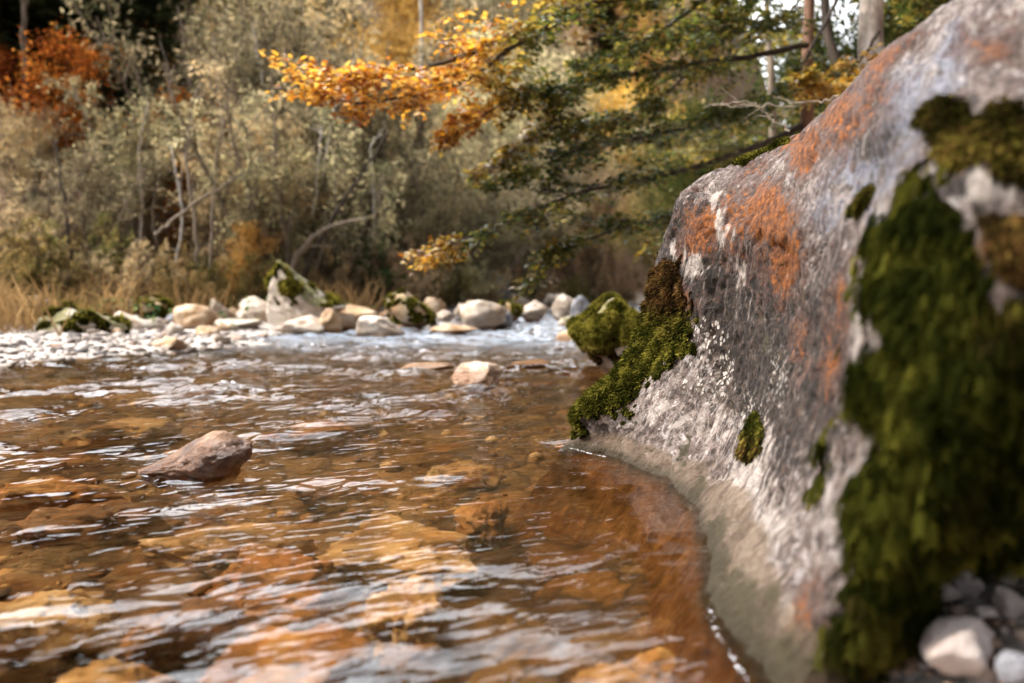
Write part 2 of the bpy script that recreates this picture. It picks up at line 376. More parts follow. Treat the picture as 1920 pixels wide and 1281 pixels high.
patch = .28 + 1.3 * sstep(-.25, .55, fbm(Pw * np.array([.9, 1.5, 1]) + 2.7, 3))
wz = .012 * fbm(np.stack([U * 2.0, Vv * 4.0, 0 * U], 1), 2, .5) + .0052 * perlin(np.stack([U * 4.2 + 40, Vv * 11, 0 * U], 1)) + .0027 * perlin(np.stack([U * 9 + 10, Vv * 24, 0 * U + 4], 1)) + .004 * perlin(np.stack([x * 9, y * 9, 0 * x + 3], 1)) * sstep(4, 8, y)
wz = wz * amp * calm * patch * 1.35
rk = G(360, 893); wz += .006 * np.exp(-(((x - rk[0]) / .26) ** 2 + ((y - rk[1]) / .2) ** 2)) * np.sin(np.hypot(x - rk[0], (y - rk[1]) * 1.3) * 70)
m = NT('river_water'); pos = m.geo('Position'); ym = m.sep(pos, 1)
pr = m.map(pos, (1, 1, 1), (0, 0, radians(-28)))
h1 = m.noise(m.map(pr, (9, 24, 1)), 1., 1, .5, .5); h2 = m.noise(m.map(pr, (30, 66, 1)), 1., 1, .5, .3)
hh = m.math('ADD', m.math('MULTIPLY', h1, 1.), m.math('MULTIPLY', h2, .16))
calmn = m.n('VectorMath'); calmn.operation = 'DISTANCE'; m.set(calmn.inputs[0], m.map(pos, (1, .55, 1))); calmn.inputs[1].default_value = (.48, 1.3, 0)
nb = m.n('Bump'); nb.inputs['Distance'].default_value = .013; m.set(nb.inputs['Height'], hh); m.set(nb.inputs['Strength'], m.math('MULTIPLY', m.mr(ym, 3., 8., .55, .9), m.mr(calmn.outputs['Value'], .15, .75, .25, 1.)))
fr = m.n('Fresnel'); fr.inputs[0].default_value = 1.42; m.set(fr.inputs[1], nb.outputs[0])
gl = m.n('BsdfGlossy'); gl.inputs['Roughness'].default_value = .03; m.set(gl.inputs['Normal'], nb.outputs[0])
rf = m.n('BsdfRefraction'); rf.inputs['IOR'].default_value = 1.33; rf.inputs['Roughness'].default_value = .0; m.set(rf.inputs['Color'], (.94, .80, .60, 1)); m.set(rf.inputs['Normal'], nb.outputs[0])
tp = m.n('BsdfTransparent'); m.set(tp.inputs[0], (.94, .80, .60, 1))
mt = m.n('MixShader'); mt.inputs[0].default_value = .8; m.t.links.new(rf.outputs[0], mt.inputs[1]); m.t.links.new(tp.outputs[0], mt.inputs[2])
mx = m.n('MixShader'); m.set(mx.inputs[0], fr.outputs[0]); m.t.links.new(mt.outputs[0], mx.inputs[1]); m.t.links.new(gl.outputs[0], mx.inputs[2])
# broken white water over the far riffle
fo = m.n('BsdfDiffuse'); m.set(fo.inputs[0], (.46, .52, .60, 1))
ff = m.math('MULTIPLY', m.mr(m.noise(m.map(pos, (1.3, 5, 1)), 2.2, 6, .74, .6), .475, .515), m.mr(ym, 7.5, 10.5, 0, .42))
mf = m.n('MixShader'); m.set(mf.inputs[0], ff); m.t.links.new(mx.outputs[0], mf.inputs[1]); m.t.links.new(fo.outputs[0], mf.inputs[2])
water = mk('river_water', np.stack([x, y, wz], 1), gridfaces(len(wx), len(wy)), m.done(mf)); tag(water, kind='structure')

# ------------------------------------------------------------------ the big boulder
ST = [  # per station: (px,py,depth) from the water line up to the ridge
    [(1056, 835, 3.40), (1078, 765, 3.40), (1165, 685, 3.42), (1207, 590, 3.42), (1235, 490, 3.40), (1260, 408, 3.35), (1283, 362, 3.30)],
    [(1112, 850, 3.27), (1155, 785, 3.22), (1215, 700, 3.18), (1252, 600, 3.17), (1275, 500, 3.15), (1290, 415, 3.12), (1330, 323, 3.15)],
    [(1180, 870, 3.07), (1220, 805, 3.02), (1270, 710, 2.98), (1302, 610, 2.97), (1320, 510, 2.96), (1340, 415, 2.92), (1400, 292, 3.05)],
    [(1250, 905, 2.79), (1300, 830, 2.79), (1345, 720, 2.80), (1372, 620, 2.80), (1387, 520, 2.79), (1402, 405, 2.70), (1480, 257, 2.85)],
    [(1290, 950, 2.50), (1360, 860, 2.52), (1405, 740, 2.55), (1432, 630, 2.55), (1448, 520, 2.52), (1470, 400, 2.40), (1530, 220, 2.55)],
    [(1310, 1020, 2.13), (1405, 910, 2.16), (1455, 770, 2.20), (1487, 640, 2.20), (1508, 510, 2.15), (1535, 385, 2.05), (1590, 165, 2.25)],
    [(1320, 1100, 1.83), (1435, 970, 1.84), (1502, 800, 1.85), (1542, 650, 1.82), (1566, 510, 1.78), (1602, 360, 1.75), (1660, 95, 2.00)],
    [(1345, 1180, 1.61), (1462, 1040, 1.58), (1550, 850, 1.55), (1592, 670, 1.51), (1622, 500, 1.48), (1680, 310, 1.53), (1740, 40, 1.82)],
    [(1400, 1281, 1.39), (1510, 1120, 1.35), (1598, 900, 1.32), (1650, 690, 1.28), (1692, 480, 1.30), (1757, 240, 1.44), (1803, -8, 1.72)],
    [(1510, 1330, 1.27), (1600, 1150, 1.26), (1680, 930, 1.24), (1745, 700, 1.21), (1785, 480, 1.22), (1835, 240, 1.34), (1880, -70, 1.65)],
    [(1660, 1290, 1.33), (1690, 1120, 1.27), (1755, 940, 1.21), (1835, 700, 1.16), (1880, 470, 1.17), (1940, 220, 1.28), (1980, -130, 1.62)],
    [(1790, 1120, 1.75), (1800, 1020, 1.42), (1865, 920, 1.22), (1950, 700, 1.14), (1990, 470, 1.15), (2050, 210, 1.27), (2090, -170, 1.62)],
    [(2050, 1060, 1.85), (2050, 1000, 1.45), (2080, 900, 1.22), (2120, 700, 1.14), (2150, 470, 1.15), (2200, 200, 1.28), (2260, -200, 1.65)],
    [(2500, 1040, 1.95), (2500, 980, 1.55), (2500, 880, 1.32), (2520, 700, 1.24), (2540, 470, 1.26), (2580, 200, 1.40), (2620, -180, 1.75)],
    [(2900, 1000, 2.6), (2900, 950, 2.2), (2900, 860, 2.0), (2880, 700, 1.95), (2860, 480, 2.0), (2800, 250, 2.1), (2700, 0, 2.3)],
]
C = []
for i, st in enumerate(ST):
    pts = [P(*q) for q in st]
    d0 = pts[0] + (np.array([-.34, -.10, -.46]) if i < 9 else np.array([.0, -.05, -.35]))
    r = pts[-1]
    if i < 1: bd = np.array([.75, .45])
    elif i < 8: bd = np.array([1., .12])
    elif i < 10: bd = np.array([.8, .6])
    elif i < 13: bd = np.array([.25, 1.])
    else: bd = np.array([-.3, .9])
    bk = [r + np.array([bd[0] * a, bd[1] * a, b]) for a, b in ((.16, .015), (.5, -.10), (.85, -.45), (1.0, -1.0))]
    bk.append(np.array([bk[-1][0], bk[-1][1], -.2]))
    C.append([d0] + pts + bk)
C = np.array(C)
n1 = C[0].copy(); n1[:, 0] += .30; n1[:, 1] += .16; n1[1:7, 2] -= .02; n1[7:, 2] -= .05
n2 = C[0].copy(); n2[:, 0] += .85; n2[:, 1] += .22; n2[7:, 2] -= .3
C = np.concatenate([[n2], [n1], C])           # (17, 13, 3)
NS, NL = 380, 250
B = spline(np.swapaxes(spline(C, NS), 0, 1), NL); B = np.swapaxes(B, 0, 1)      # (NS,NL,3)
lev = np.linspace(0, C.shape[1] - 1, NL)[None].repeat(NS, 0); sta = np.linspace(-2, len(ST) - 1, NS)[:, None].repeat(NL, 1)
du = np.gradient(B, axis=0); dv = np.gradient(B, axis=1); N = unit(np.cross(du, dv))
if N[NS // 2, 60] @ np.array([-1, 0, 0.]) < 0: N = -N
UVu = np.cumsum(np.linalg.norm(np.diff(B[:, 100], axis=0, prepend=B[:1, 100]), axis=1)); UVv = np.cumsum(np.linalg.norm(np.diff(B[NS // 2], axis=0, prepend=B[NS // 2][:1]), axis=1))
uu = UVu[:, None].repeat(NL, 1); vv = UVv[None].repeat(NS, 0)
flat = B.reshape(-1, 3)
st3 = np.stack([uu.ravel() * 9, vv.ravel() * 1.6, 0 * uu.ravel()], 1)
pit = np.clip(fbm(flat * 13 + 3, 4, .6) - .18, 0, 1)
disp = .020 * fbm(flat * 2.6, 4, .5) - .022 * pit - .006 * np.abs(perlin(flat * np.array([5, 5, 9.]) + 7)) + .0022 * fbm(st3, 3) * sstep(-.05, .3, flat[:, 2]) - .008 * np.abs(fbm(flat * 11, 3)) + .0035 * fbm(flat * 30, 2)
Bd = (flat + N.reshape(-1, 3) * disp[:, None])
bpx, bpy_ = proj(Bd)
front = (lev.ravel() <= 7.35) & (sta.ravel() > -1.2)
def blob(lst, soft=1.0):
    a = np.zeros(len(Bd))
    for cx, cy, rx, ry, rot, k in lst:
        c_, s_ = cos(radians(rot)), sin(radians(rot)); dx = bpx - cx; dy = bpy_ - cy
        q = ((dx * c_ + dy * s_) / rx) ** 2 + ((-dx * s_ + dy * c_) / ry) ** 2
        a = np.maximum(a, k * np.exp(-q * soft))
    return a * front
orange = 1.1 * blob([(1500, 262, 60, 22, -25, .8), (1570, 205, 60, 24, -45, .8), (1650, 120, 60, 24, -42, .7), (1300, 440, 30, 60, 15, .7), (1370, 430, 30, 90, -8, .6), (1400, 400, 110, 70, -10, .62), (1470, 480, 60, 110, 5, .6), (1600, 230, 120, 40, -42, .6), (1440, 400, 55, 70, 0, 1), (1475, 500, 30, 70, 10, 1), (1320, 430, 45, 60, 20, .9), (1510, 290, 30, 45, 30, 1), (1560, 220, 40, 22, -45, .9), (1640, 165, 40, 20, -40, .7), (1720, 70, 40, 25, -30, .5), (1420, 320, 40, 25, -20, .5), (1560, 660, 25, 120, 8, .55), (1500, 640, 25, 90, 5, .45), (1285, 560, 25, 40, 0, .5), (1500, 1150, 50, 90, 20, .55), (1850, 80, 70, 50, 0, .5), (1580, 560, 22, 90, 5, .5)])
blue = .9 * blob([(1700, 200, 90, 110, 30, 1), (1620, 320, 90, 90, 30, .9), (1540, 400, 60, 90, 20, .7), (1780, 120, 40, 110, 10, 1), (1400, 300, 50, 25, -20, .6), (1830, 60, 60, 60, 0, .5), (1660, 420, 60, 70, 20, .6)])
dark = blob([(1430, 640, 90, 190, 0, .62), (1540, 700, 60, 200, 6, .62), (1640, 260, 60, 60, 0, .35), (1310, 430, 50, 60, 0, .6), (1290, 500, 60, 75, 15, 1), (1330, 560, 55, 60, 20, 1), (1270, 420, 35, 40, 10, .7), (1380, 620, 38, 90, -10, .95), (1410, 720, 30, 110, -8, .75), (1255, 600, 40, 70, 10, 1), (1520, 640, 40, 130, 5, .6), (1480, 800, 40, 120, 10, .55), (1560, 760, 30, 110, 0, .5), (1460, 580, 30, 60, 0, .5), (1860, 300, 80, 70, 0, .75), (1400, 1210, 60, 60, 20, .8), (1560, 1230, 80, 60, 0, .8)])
spots = blob([(1325, 650, 45, 55, 10, 1), (1350, 700, 30, 60, 10, .9), (1300, 720, 40, 30, 0, .6), (1410, 790, 40, 80, 0, .6), (1460, 700, 40, 120, 0, .4)])
pale = blob([(1303, 498, 22, 26, 20, 1.3), (1240, 762, 14, 16, 0, 1.3), (1262, 468, 8, 25, -10, 1), (1350, 800, 60, 40, 20, .7), (1260, 790, 70, 30, 15, .6), (1400, 900, 50, 120, 20, .8), (1420, 1040, 45, 120, 15, .8), (1345, 400, 12, 90, -12, .8), (1380, 480, 14, 110, -14, .7), (1650, 500, 30, 200, 8, .55), (1610, 600, 20, 150, 5, .6), (1850, 350, 70, 30, 20, .6), (1470, 1130, 40, 60, 10, .6)])
algae = 1.15 * blob([(1400, 1160, 60, 80, 25, .9), (1460, 1240, 90, 60, 10, 1), (1345, 1080, 22, 90, 10, .9), (1335, 1020, 26, 70, 15, 1), (1300, 930, 18, 50, 25, .9), (1370, 1130, 40, 70, 20, 1), (1400, 1220, 50, 60, 10, 1), (1280, 860, 12, 40, 10, .6), (1330, 740, 30, 60, 20, .35), (1500, 560, 20, 60, 0, .3), (1440, 660, 25, 90, 0, .3)])
zl = Bd[:, 2]; wl = .07 + .05 * sstep(.4, .7, np.clip((3.2 - Bd[:, 1]) / 1.4, 0, 1)) + .035 * fbm(Bd * 5, 4)
wet = (1 - sstep(-.012, .012, zl - wl)) * (sta.ravel() > -3)
m = NT('boulder_limestone'); uv = m.n('UVMap').outputs[0]; o = m.coord()
stv = m.map(uv, (22, 6.5, 1)); st2 = m.map(uv, (56, 27, 1))
n_big = m.noise(o, 4.2, 6, .6, .5); n_st = m.noise(stv, 1., 6, .65, .35); n_st2 = m.noise(st2, 1., 5, .7); n_f = m.noise(o, 46, 7, .75); n_ff = m.noise(o, 150, 4, .7)
c = m.ramp(m.math('ADD', m.math('MULTIPLY', n_big, .55), m.math('MULTIPLY', n_st, .45)), [(.34, (.17, .125, .10)), (.46, (.36, .295, .25)), (.58, (.52, .455, .41)), (.7, (.64, .585, .55))])
A = {k: m.attr(k) for k in ('orange', 'blue', 'dark', 'spots', 'pale', 'algae', 'wet')}
def con(n, k=2.4):
    return m.math('ADD', m.math('MULTIPLY', m.math('SUBTRACT', n, .5), k), .5)
def masked(at, n, wid=.22, k=1., thr=.92, g=.85):
    """patchy growth: denser where the attribute is high, broken up by noise n"""
    return m.math('MULTIPLY', m.mr(m.math('ADD', m.math('MULTIPLY', at, g), con(n)), thr - wid / 2, thr + wid / 2), k)
n_m = m.noise(o, 17, 6, .68, .6); n_drip = m.noise(m.map(uv, (36, 4.2, 1)), 1., 5, .62, .25)
c = m.ramp(con(m.math('ADD', m.math('MULTIPLY', n_big, .45), m.math('ADD', m.math('MULTIPLY', n_st, .3), m.math('MULTIPLY', n_m, .25))), 1.7), [(.24, (.04, .027, .023)), (.41, (.14, .10, .083)), (.55, (.27, .21, .18)), (.74, (.47, .405, .365))])
c = m.mix(m.mr(n_m, .55, .60, 0, .75), c, (.13, .095, .08))
c = m.mix(m.mr(m.noise(o, 25, 7, .74, .4), .555, .585, 0, .72), c, (.49, .43, .40))
c = m.mix(masked(A['blue'], n_m, .2, .9, .95), c, m.ramp(con(n_st2, 1.6), [(.3, (.05, .05, .07)), (.46, (.15, .15, .185)), (.58, (.37, .36, .395)), (.8, (.56, .525, .53))]))
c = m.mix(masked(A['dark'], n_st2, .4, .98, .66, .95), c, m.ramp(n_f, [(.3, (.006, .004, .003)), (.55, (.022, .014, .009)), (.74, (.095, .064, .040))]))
c = m.mix(m.mr(n_drip, .56, .61, 0, .72), c, m.ramp(n_f, [(.3, (.035, .026, .022)), (.7, (.12, .09, .072))]))
c = m.mix(m.mr(n_st2, .585, .625, 0, .72), c, m.ramp(n_f, [(.3, (.05, .036, .028)), (.7, (.13, .10, .08))]))
c = m.mix(masked(A['orange'], n_m, .2, .8, .78, 1.), c, m.ramp(n_f, [(.3, (.03, .014, .010)), (.6, (.10, .052, .036)), (.75, (.2, .12, .09))]))
c = m.mix(masked(A['orange'], m.math('ADD', m.math('MULTIPLY', n_m, .5), m.math('MULTIPLY', n_st2, .5)), .3, .82, 1.02, .85), c, m.ramp(con(m.math('ADD', m.math('MULTIPLY', n_f, .5), m.math('MULTIPLY', n_st2, .5)), 1.8), [(.15, (.028, .012, .007)), (.45, (.12, .036, .007)), (.75, (.38, .115, .010))]))
c = m.mix(masked(A['pale'], n_st, .3, .85, .95, .8), c, m.ramp(n_f, [(.3, (.28, .22, .18)), (.65, (.46, .395, .345))]))
vs = m.voro(m.map(uv, (70, 46, 1)), 1., 'Distance'); vr = m.sep(m.voro(m.map(uv, (70, 46, 1)), 1., 'Color'), 0)
spot = m.math('MULTIPLY', m.mr(m.math('SUBTRACT', m.math('ADD', vs, m.math('MULTIPLY', n_f, .4)), m.math('MULTIPLY', vr, .45)), .20, .28, 1, 0), m.mr(m.math('ADD', A['spots'], m.math('MULTIPLY', n_big, .5)), .5, .75))
c = m.mix(spot, c, (.52, .46, .40))
c = m.mix(.8, c, m.ramp(n_f, [(.28, .25), (.5, .9), (.72, 1.25)]), 'MULTIPLY')
c = m.mix(m.mr(n_ff, .60, .68, 0, .6), c, (.06, .045, .035))
c = m.mix(masked(A['algae'], n_m, .4, .85, .95, .8), c, m.ramp(n_ff, [(.3, (.014, .014, .005)), (.7, (.06, .055, .02))]))
c = m.mix(m.math('MULTIPLY', A['wet'], .88), c, m.mix(1., m.mix(.65, c, (.24, .19, .145)), (.58, .50, .41), 'MULTIPLY'))
c = m.mix(.55, c, m.ramp(m.math('ADD', m.math('MULTIPLY', n_m, .6), m.math('MULTIPLY', n_drip, .4)), [(.38, .28), (.6, 1.15)]), 'MULTIPLY')
c = m.mix(masked(A['algae'], n_m, .45, .8, 1.02, .85), c, m.ramp(n_ff, [(.3, (.014, .012, .005)), (.7, (.055, .043, .020))]))
c = m.mix(m.mr(m.math('ADD', m.sep(m.geo('Position'), 2), m.math('MULTIPLY', n_m, -.06)), -.03, .012, .85, 0), c, (.03, .022, .010))
hb = m.math('ADD', m.math('ADD', m.math('MULTIPLY', n_st, .18), m.math('MULTIPLY', n_st2, .22)), m.math('ADD', m.math('ADD', m.math('MULTIPLY', n_m, .6), m.math('MULTIPLY', n_f, .6)), m.math('MULTIPLY', n_ff, .15)))
c = m.mix(m.mr(m.sep(m.geo('Position'), 2), -.05, -.008, .9, 0), c, m.ramp(m.noise(o, 7, 6, .7, .6), [(.3, (.035, .014, .005)), (.5, (.12, .052, .017)), (.7, (.26, .13, .05))]))
bmat = m.done(m.pbsdf(c, m.mr(A['wet'], 0, 1, .74, .6), m.bump(hb, 1., .028), .14))
boulder = mk('limestone_boulder', Bd, gridfaces(NS, NL), bmat, None, dict(orange=orange, blue=blue, dark=dark, spots=spots, pale=pale, algae=algae, wet=wet), np.stack([uu.ravel(), vv.ravel()], 1))
tag(boulder, 'huge water-worn limestone boulder with orange lichen and moss filling the right side', 'boulder')

# ------------------------------------------------------------------ moss
def tri_of(Fs):
    t = []
    for f in Fs:
        t.append(f[:, :3]); 
        if f.shape[1] == 4: t.append(f[:, [0, 2, 3]])
    return np.concatenate(t)
def grow(name, V, tris, wv, n, length, width, parent, seed, droop=.3, lift=.012, brown=None, spread=.7, base=True, segs=2, clump=9., leafy=0, outn=None, tone=.55, tint0=.06, cap=1.):
    """a moss cushion: raised mat of the surface below, covered in many small shoots"""
    rng = rnd(seed); tw = wv[tris].mean(1); keep = tw > .08; tr = tris[keep]
    a, b, c_ = V[tr[:, 0]], V[tr[:, 1]], V[tr[:, 2]]; nr = np.cross(b - a, c_ - a); ar = np.linalg.norm(nr, axis=1); nr = unit(nr)
    vn = np.zeros_like(V)
    for k in range(3): np.add.at(vn, tr[:, k], nr)
    vn = unit(vn)
    if outn is not None:
        sgn = np.sign((vn * outn).sum(1))[:, None]; vn = vn * np.where(sgn == 0, 1, sgn)
    acc = Acc()
    br = np.zeros(len(V)) if brown is None else brown
    lump = .6 + .9 * np.clip(fbm(V * clump, 3) + .3, -.2, 1)
    if base:
        used = np.unique(tr); re = -np.ones(len(V), int); re[used] = np.arange(len(used))
        h = lift * np.clip(wv[used] * 1.6, 0, 1) * lump[used] - .004
        acc.add(V[used] + vn[used] * h[:, None], re[tr], tint=.04 + .16 * np.clip(fbm(V[used] * 40, 2) + .3, 0, 1), brown=np.clip(br[used] + .25, 0, 1))
    p = ar * np.clip(tw[keep], 0, 1); p /= p.sum(); ix = rng.choice(len(tr), n, p=p)
    r1 = np.sqrt(rng.random(n))[:, None]; r2 = rng.random(n)[:, None]
    wa, wb, wc = 1 - r1, r1 * (1 - r2), r1 * r2
    Pb = wa * a[ix] + wb * b[ix] + wc * c_[ix]; nn = unit(wa * vn[tr[ix, 0]] + wb * vn[tr[ix, 1]] + wc * vn[tr[ix, 2]])
    L = lump[tr[ix, 0]]; ww = tw[keep][ix]
    Pb = Pb + nn * (lift * np.clip(ww * 1.6, 0, 1) * L - .006)[:, None]
    d = unit(nn + spread * rng.normal(size=(n, 3)) + np.array([0, 0, -droop]))
    ln = (length * (.55 + .7 * rng.random(n)) * (.7 + .4 * L) * (.35 + .65 * np.clip(ww, 0, 1)))[:, None]; wd = (width * (.7 + .6 * rng.random(n)))[:, None]
    sd = unit(np.cross(d, rng.normal(size=(n, 3))))
    tint = np.clip(tint0 + .6 * rng.random(n) ** 1.3 + tone * fbm(Pb * clump * 1.3 + 3, 3), 0, 1) * cap; bb = np.clip(br[tr[ix, 0]] + .25 * rng.normal(size=n) * (br[tr[ix, 0]] > .05), 0, 1)
    P1 = Pb + d * ln * .5; d2 = unit(d + np.array([0, 0, -droop * 1.6])); P2 = P1 + d2 * ln * .5
    V_ = np.stack([Pb - sd * wd * .35, Pb + sd * wd * .35, P1 + sd * wd * .5, P2, P1 - sd * wd * .5], 1).reshape(-1, 3)
    k = np.arange(n)[:, None] * 5
    t5 = np.stack([tint * .45, tint * .45, tint * .85, np.clip(tint * 1.25, 0, 1), tint * .85], 1).ravel()
    acc.add(V_, [k + [0, 1, 2, 4], k + [4, 2, 3]], tint=t5, brown=np.repeat(bb, 5))
    for q in range(leafy):
        f = (.15 + .85 * q / leafy); pb = np.where(f < .5, 1, 0) * (Pb + d * ln * f) + np.where(f < .5, 0, 1) * (P1 + d2 * ln * (f - .5))
        for s_ in (-1, 1):
            tip = pb + (sd * s_ * .8 + d2 * .6 + np.array([0, 0, -.25])) * ln * .30
            hw = d2 * wd * .55
            acc.add(np.stack([pb - hw, pb + hw, tip], 1).reshape(-1, 3), np.arange(n)[:, None] * 3 + [0, 1, 2], tint=np.repeat(np.clip(tint * 1.1, 0, 1), 3), brown=np.repeat(bb, 3))
    return acc.build(name, M['moss'], parent)
btri = tri_of([gridfaces(NS, NL)]); bN = N.reshape(-1, 3)
def bmask(poly, soft, noise=14., amt=.6, lim=7.35):
    d = polydist(bpx, bpy_, poly) / soft + amt * 1.7 * fbm(Bd * noise, 4, .65)
    return np.clip(d, 0, 1) * (lev.ravel() <= lim) * (lev.ravel() > .9) * (sta.ravel() > -1.1)
nose = [(1040, 790), (1055, 745), (1085, 715), (1150, 668), (1180, 630), (1195, 560), (1220, 490), (1262, 480), (1285, 520), (1300, 590), (1300, 650), (1262, 690), (1215, 715), (1200, 745), (1185, 775), (1130, 785), (1105, 800), (1075, 818)]
wn = bmask(nose, 14, 13, .9); brn = np.clip(sstep(610, 560, bpy_) * .9 + .25 * blob([(1255, 600, 25, 30, 0, 1)]), 0, 1)
grow('moss_patch', Bd, btri, wn, 34000, .023, .0036, boulder, 1, .3, .013, brn, .75, outn=bN, clump=16., tint0=.13)
tp_ = [(1366, 300), (1380, 283), (1430, 270), (1480, 255), (1484, 268), (1440, 285), (1395, 312), (1378, 312)]
grow('moss_patch', Bd, btri, bmask(tp_, 6, 20, .3, 8.2), 3500, .015, .004, boulder, 2, .05, .010, None, .7, outn=bN)
tp_ = [(1420, 765), (1432, 790), (1428, 850), (1405, 872), (1383, 860), (1390, 825), (1408, 790)]
grow('moss_patch', Bd, btri, bmask(tp_, 6, 20, .4), 2500, .022, .004, boulder, 3, .9, .012, blob([(1400, 850, 30, 30, 0, .7)]), .6, outn=bN)
big = [(1700, 400), (1672, 470), (1668, 560), (1680, 620), (1650, 670), (1632, 740), (1636, 800), (1612, 860), (1592, 950), (1620, 1010), (1590, 1090), (1572, 1165), (1600, 1215), (1690, 1235), (1725, 1200), (1735, 1110), (1712, 1010), (1760, 975), (1850, 970), (1960, 970), (2080, 950), (2080, 600), (1930, 590), (1880, 570), (1838, 500), (1830, 440), (1790, 400), (1740, 365)]
grow('hanging_moss', Bd, btri, bmask(big, 24, 6.5, 1.6), 15000, .046, .0045, boulder, 4, 1.25, .016, .35 * blob([(1800, 950, 60, 60, 0, 1), (1900, 600, 60, 60, 0, 1), (1600, 760, 30, 60, 0, 1), (1640, 1200, 60, 60, 0, 1)]), .55, outn=bN, leafy=5, tint0=.0, tone=.6, cap=.48)
grow('hanging_moss', Bd, btri, bmask(big, 34, 9, 1.0), 3000, .052, .0045, boulder, 14, 2.4, .012, .3 * blob([(1800, 950, 60, 60, 0, 1), (1640, 1200, 60, 60, 0, 1)]), .45, outn=bN, leafy=7, base=False, tint0=.0, tone=.7, cap=.72)
tp_ = [(1745, 215), (1790, 190), (1840, 230), (1930, 200), (2000, 230), (2000, 350), (1900, 345), (1840, 300), (1780, 320), (1745, 290)]
grow('hanging_moss', Bd, btri, bmask(big, 60, 5, 1.2), 1500, .050, .0042, boulder, 24, 1.9, .020, None, .5, outn=bN, leafy=12, base=False, tint0=.04, tone=.8, cap=.62)
tp_ = [(1745, 215), (1790, 190), (1840, 230), (1930, 200), (2000, 230), (2000, 350), (1900, 345), (1840, 300), (1780, 320), (1745, 290)]
grow('moss_patch', Bd, btri, bmask(tp_, 16, 10, 1.3), 5000, .025, .004, boulder, 5, .5, .015, np.full(len(Bd), .45), .6, outn=bN)
tp_ = [(1640, 345), (1645, 368), (1615, 400), (1590, 415), (1582, 398), (1610, 370)]
grow('moss_patch', Bd, btri, bmask(tp_, 8, 20, .5), 1500, .018, .004, boulder, 6, .3, .012, np.full(len(Bd), .25), .6, outn=bN)
tp_ = [(1850, 410), (1930, 395), (2050, 400), (2050, 545), (1950, 545), (1880, 520), (1850, 470)]
grow('moss_patch', Bd, btri, bmask(tp_, 14, 12, .6), 4000, .03, .004, boulder, 7, .7, .02, np.full(len(Bd), .8), .6, outn=bN)

# ------------------------------------------------------------------ rocks
def ico(n):
    bm = bmesh.new(); bmesh.ops.create_icosphere(bm, subdivisions=n, radius=1); V = np.array([v.co[:] for v in bm.verts]); Fs = np.array([[v.index for v in f.verts] for f in bm.faces]); bm.free(); return V, Fs
ICO = {n: ico(n) for n in (1, 2, 3, 4, 5)}
def rockshape(seed, dims, lod=4, sharp=26., planes=12, rough=.08, extra=None, shape=None):
    rng = rnd(seed); D, Fs = ICO[lod]
    pn = unit(rng.normal(size=(planes, 3))); pd = .52 + .40 * rng.random(planes)
    if extra is not None:
        e = np.array([q[:3] for q in extra], float); pn = np.concatenate([pn, unit(e)]); pd = np.concatenate([pd, [q[3] for q in extra]])
    cs = D @ pn.T; r = pd[None] / np.maximum(cs, 1e-3); r = np.minimum(r, 1.15)
    r = np.concatenate([r, np.full((len(D), 1), 1.05)], 1)
    R = (np.sum(r ** -sharp, axis=1)) ** (-1 / sharp)
    V = D * R[:, None]
    V = V * (1 + rough * fbm(D * 1.7 + seed * 3.1, 5, .6) - rough * .5 * np.abs(fbm(D * 4.5 + seed, 3)))[:, None]
    V = V / np.abs(V).max(0)
    if shape is not None: V = shape(V)
    return V * np.array(dims) / 2, Fs
def rock(name, mat, px, py, wpx, hpx, seed, label, d=None, z=None, deep=.9, sink=.25, cat='rock', group=None, rz=0., lod=4, moss=0, mossfn=None, mlen=.03, brown=None, **kw):
    """rock whose visible foot is at photo pixel (px,py) and which shows wpx x hpx pixels"""
    if d is None:
        q = G(px, py, z or 0.); d = q[1]
    base = P(px, py, d); w_ = wpx / F * d; h_ = hpx / F * d * (1 + sink)
    V, Fs = rockshape(seed, (w_, w_ * deep, h_), lod, **kw)
    o = mk(name, V, Fs, M[mat]); o.location = (base[0], base[1] + w_ * deep * .3, base[2] + h_ * (.5 - sink / (1 + sink))); o.rotation_euler = (0, 0, rz)
    tag(o, label, cat, group)
    if moss:
        nrm = unit(V / np.array([w_, w_, h_]) ** 2); wv = mossfn(V / np.array([w_ / 2, w_ * deep / 2, h_ / 2]), nrm)
        grow('moss', V, Fs, wv, moss, mlen, mlen * .25, o, seed + 50, .2, mlen * .9, None if brown is None else brown(V / np.array([w_ / 2, w_ * deep / 2, h_ / 2])), .7, outn=nrm, tint0=.45)
    return o

# mossy block beyond the nose of the boulder
def sh_block(V):
    V = V.copy(); V[:, 0] *= 1 - .32 * sstep(.1, -1, V[:, 2]); V[:, 0] += .16 * sstep(-.2, 1, V[:, 2]); V[:, 2] = np.where(V[:, 2] > 0, V[:, 2] * (1 - .62 * sstep(.25, -.95, V[:, 0] - .1)), V[:, 2]); return V
rock('mossy_rock', 'limestone_moss', 1150, 702, 178, 166, 11, 'block-shaped rock thick with green moss standing just beyond the big boulder', d=6.1, deep=1.1, sink=.12, lod=5, moss=26000,
     mossfn=lambda U, n: np.clip(.05 + 1.5 * fbm(U * 1.8 + 3, 3) + .75 * sstep(-.4, .2, U[:, 2]) - .9 * sstep(.18, .34, U[:, 0]) * sstep(.25, .5, U[:, 2]), 0, 1) * sstep(-.72, -.45, U[:, 2]), mlen=.026,
     brown=lambda U: sstep(-.1, -.5, U[:, 2]) * .9, shape=sh_block, planes=8, rough=.16, sharp=40)
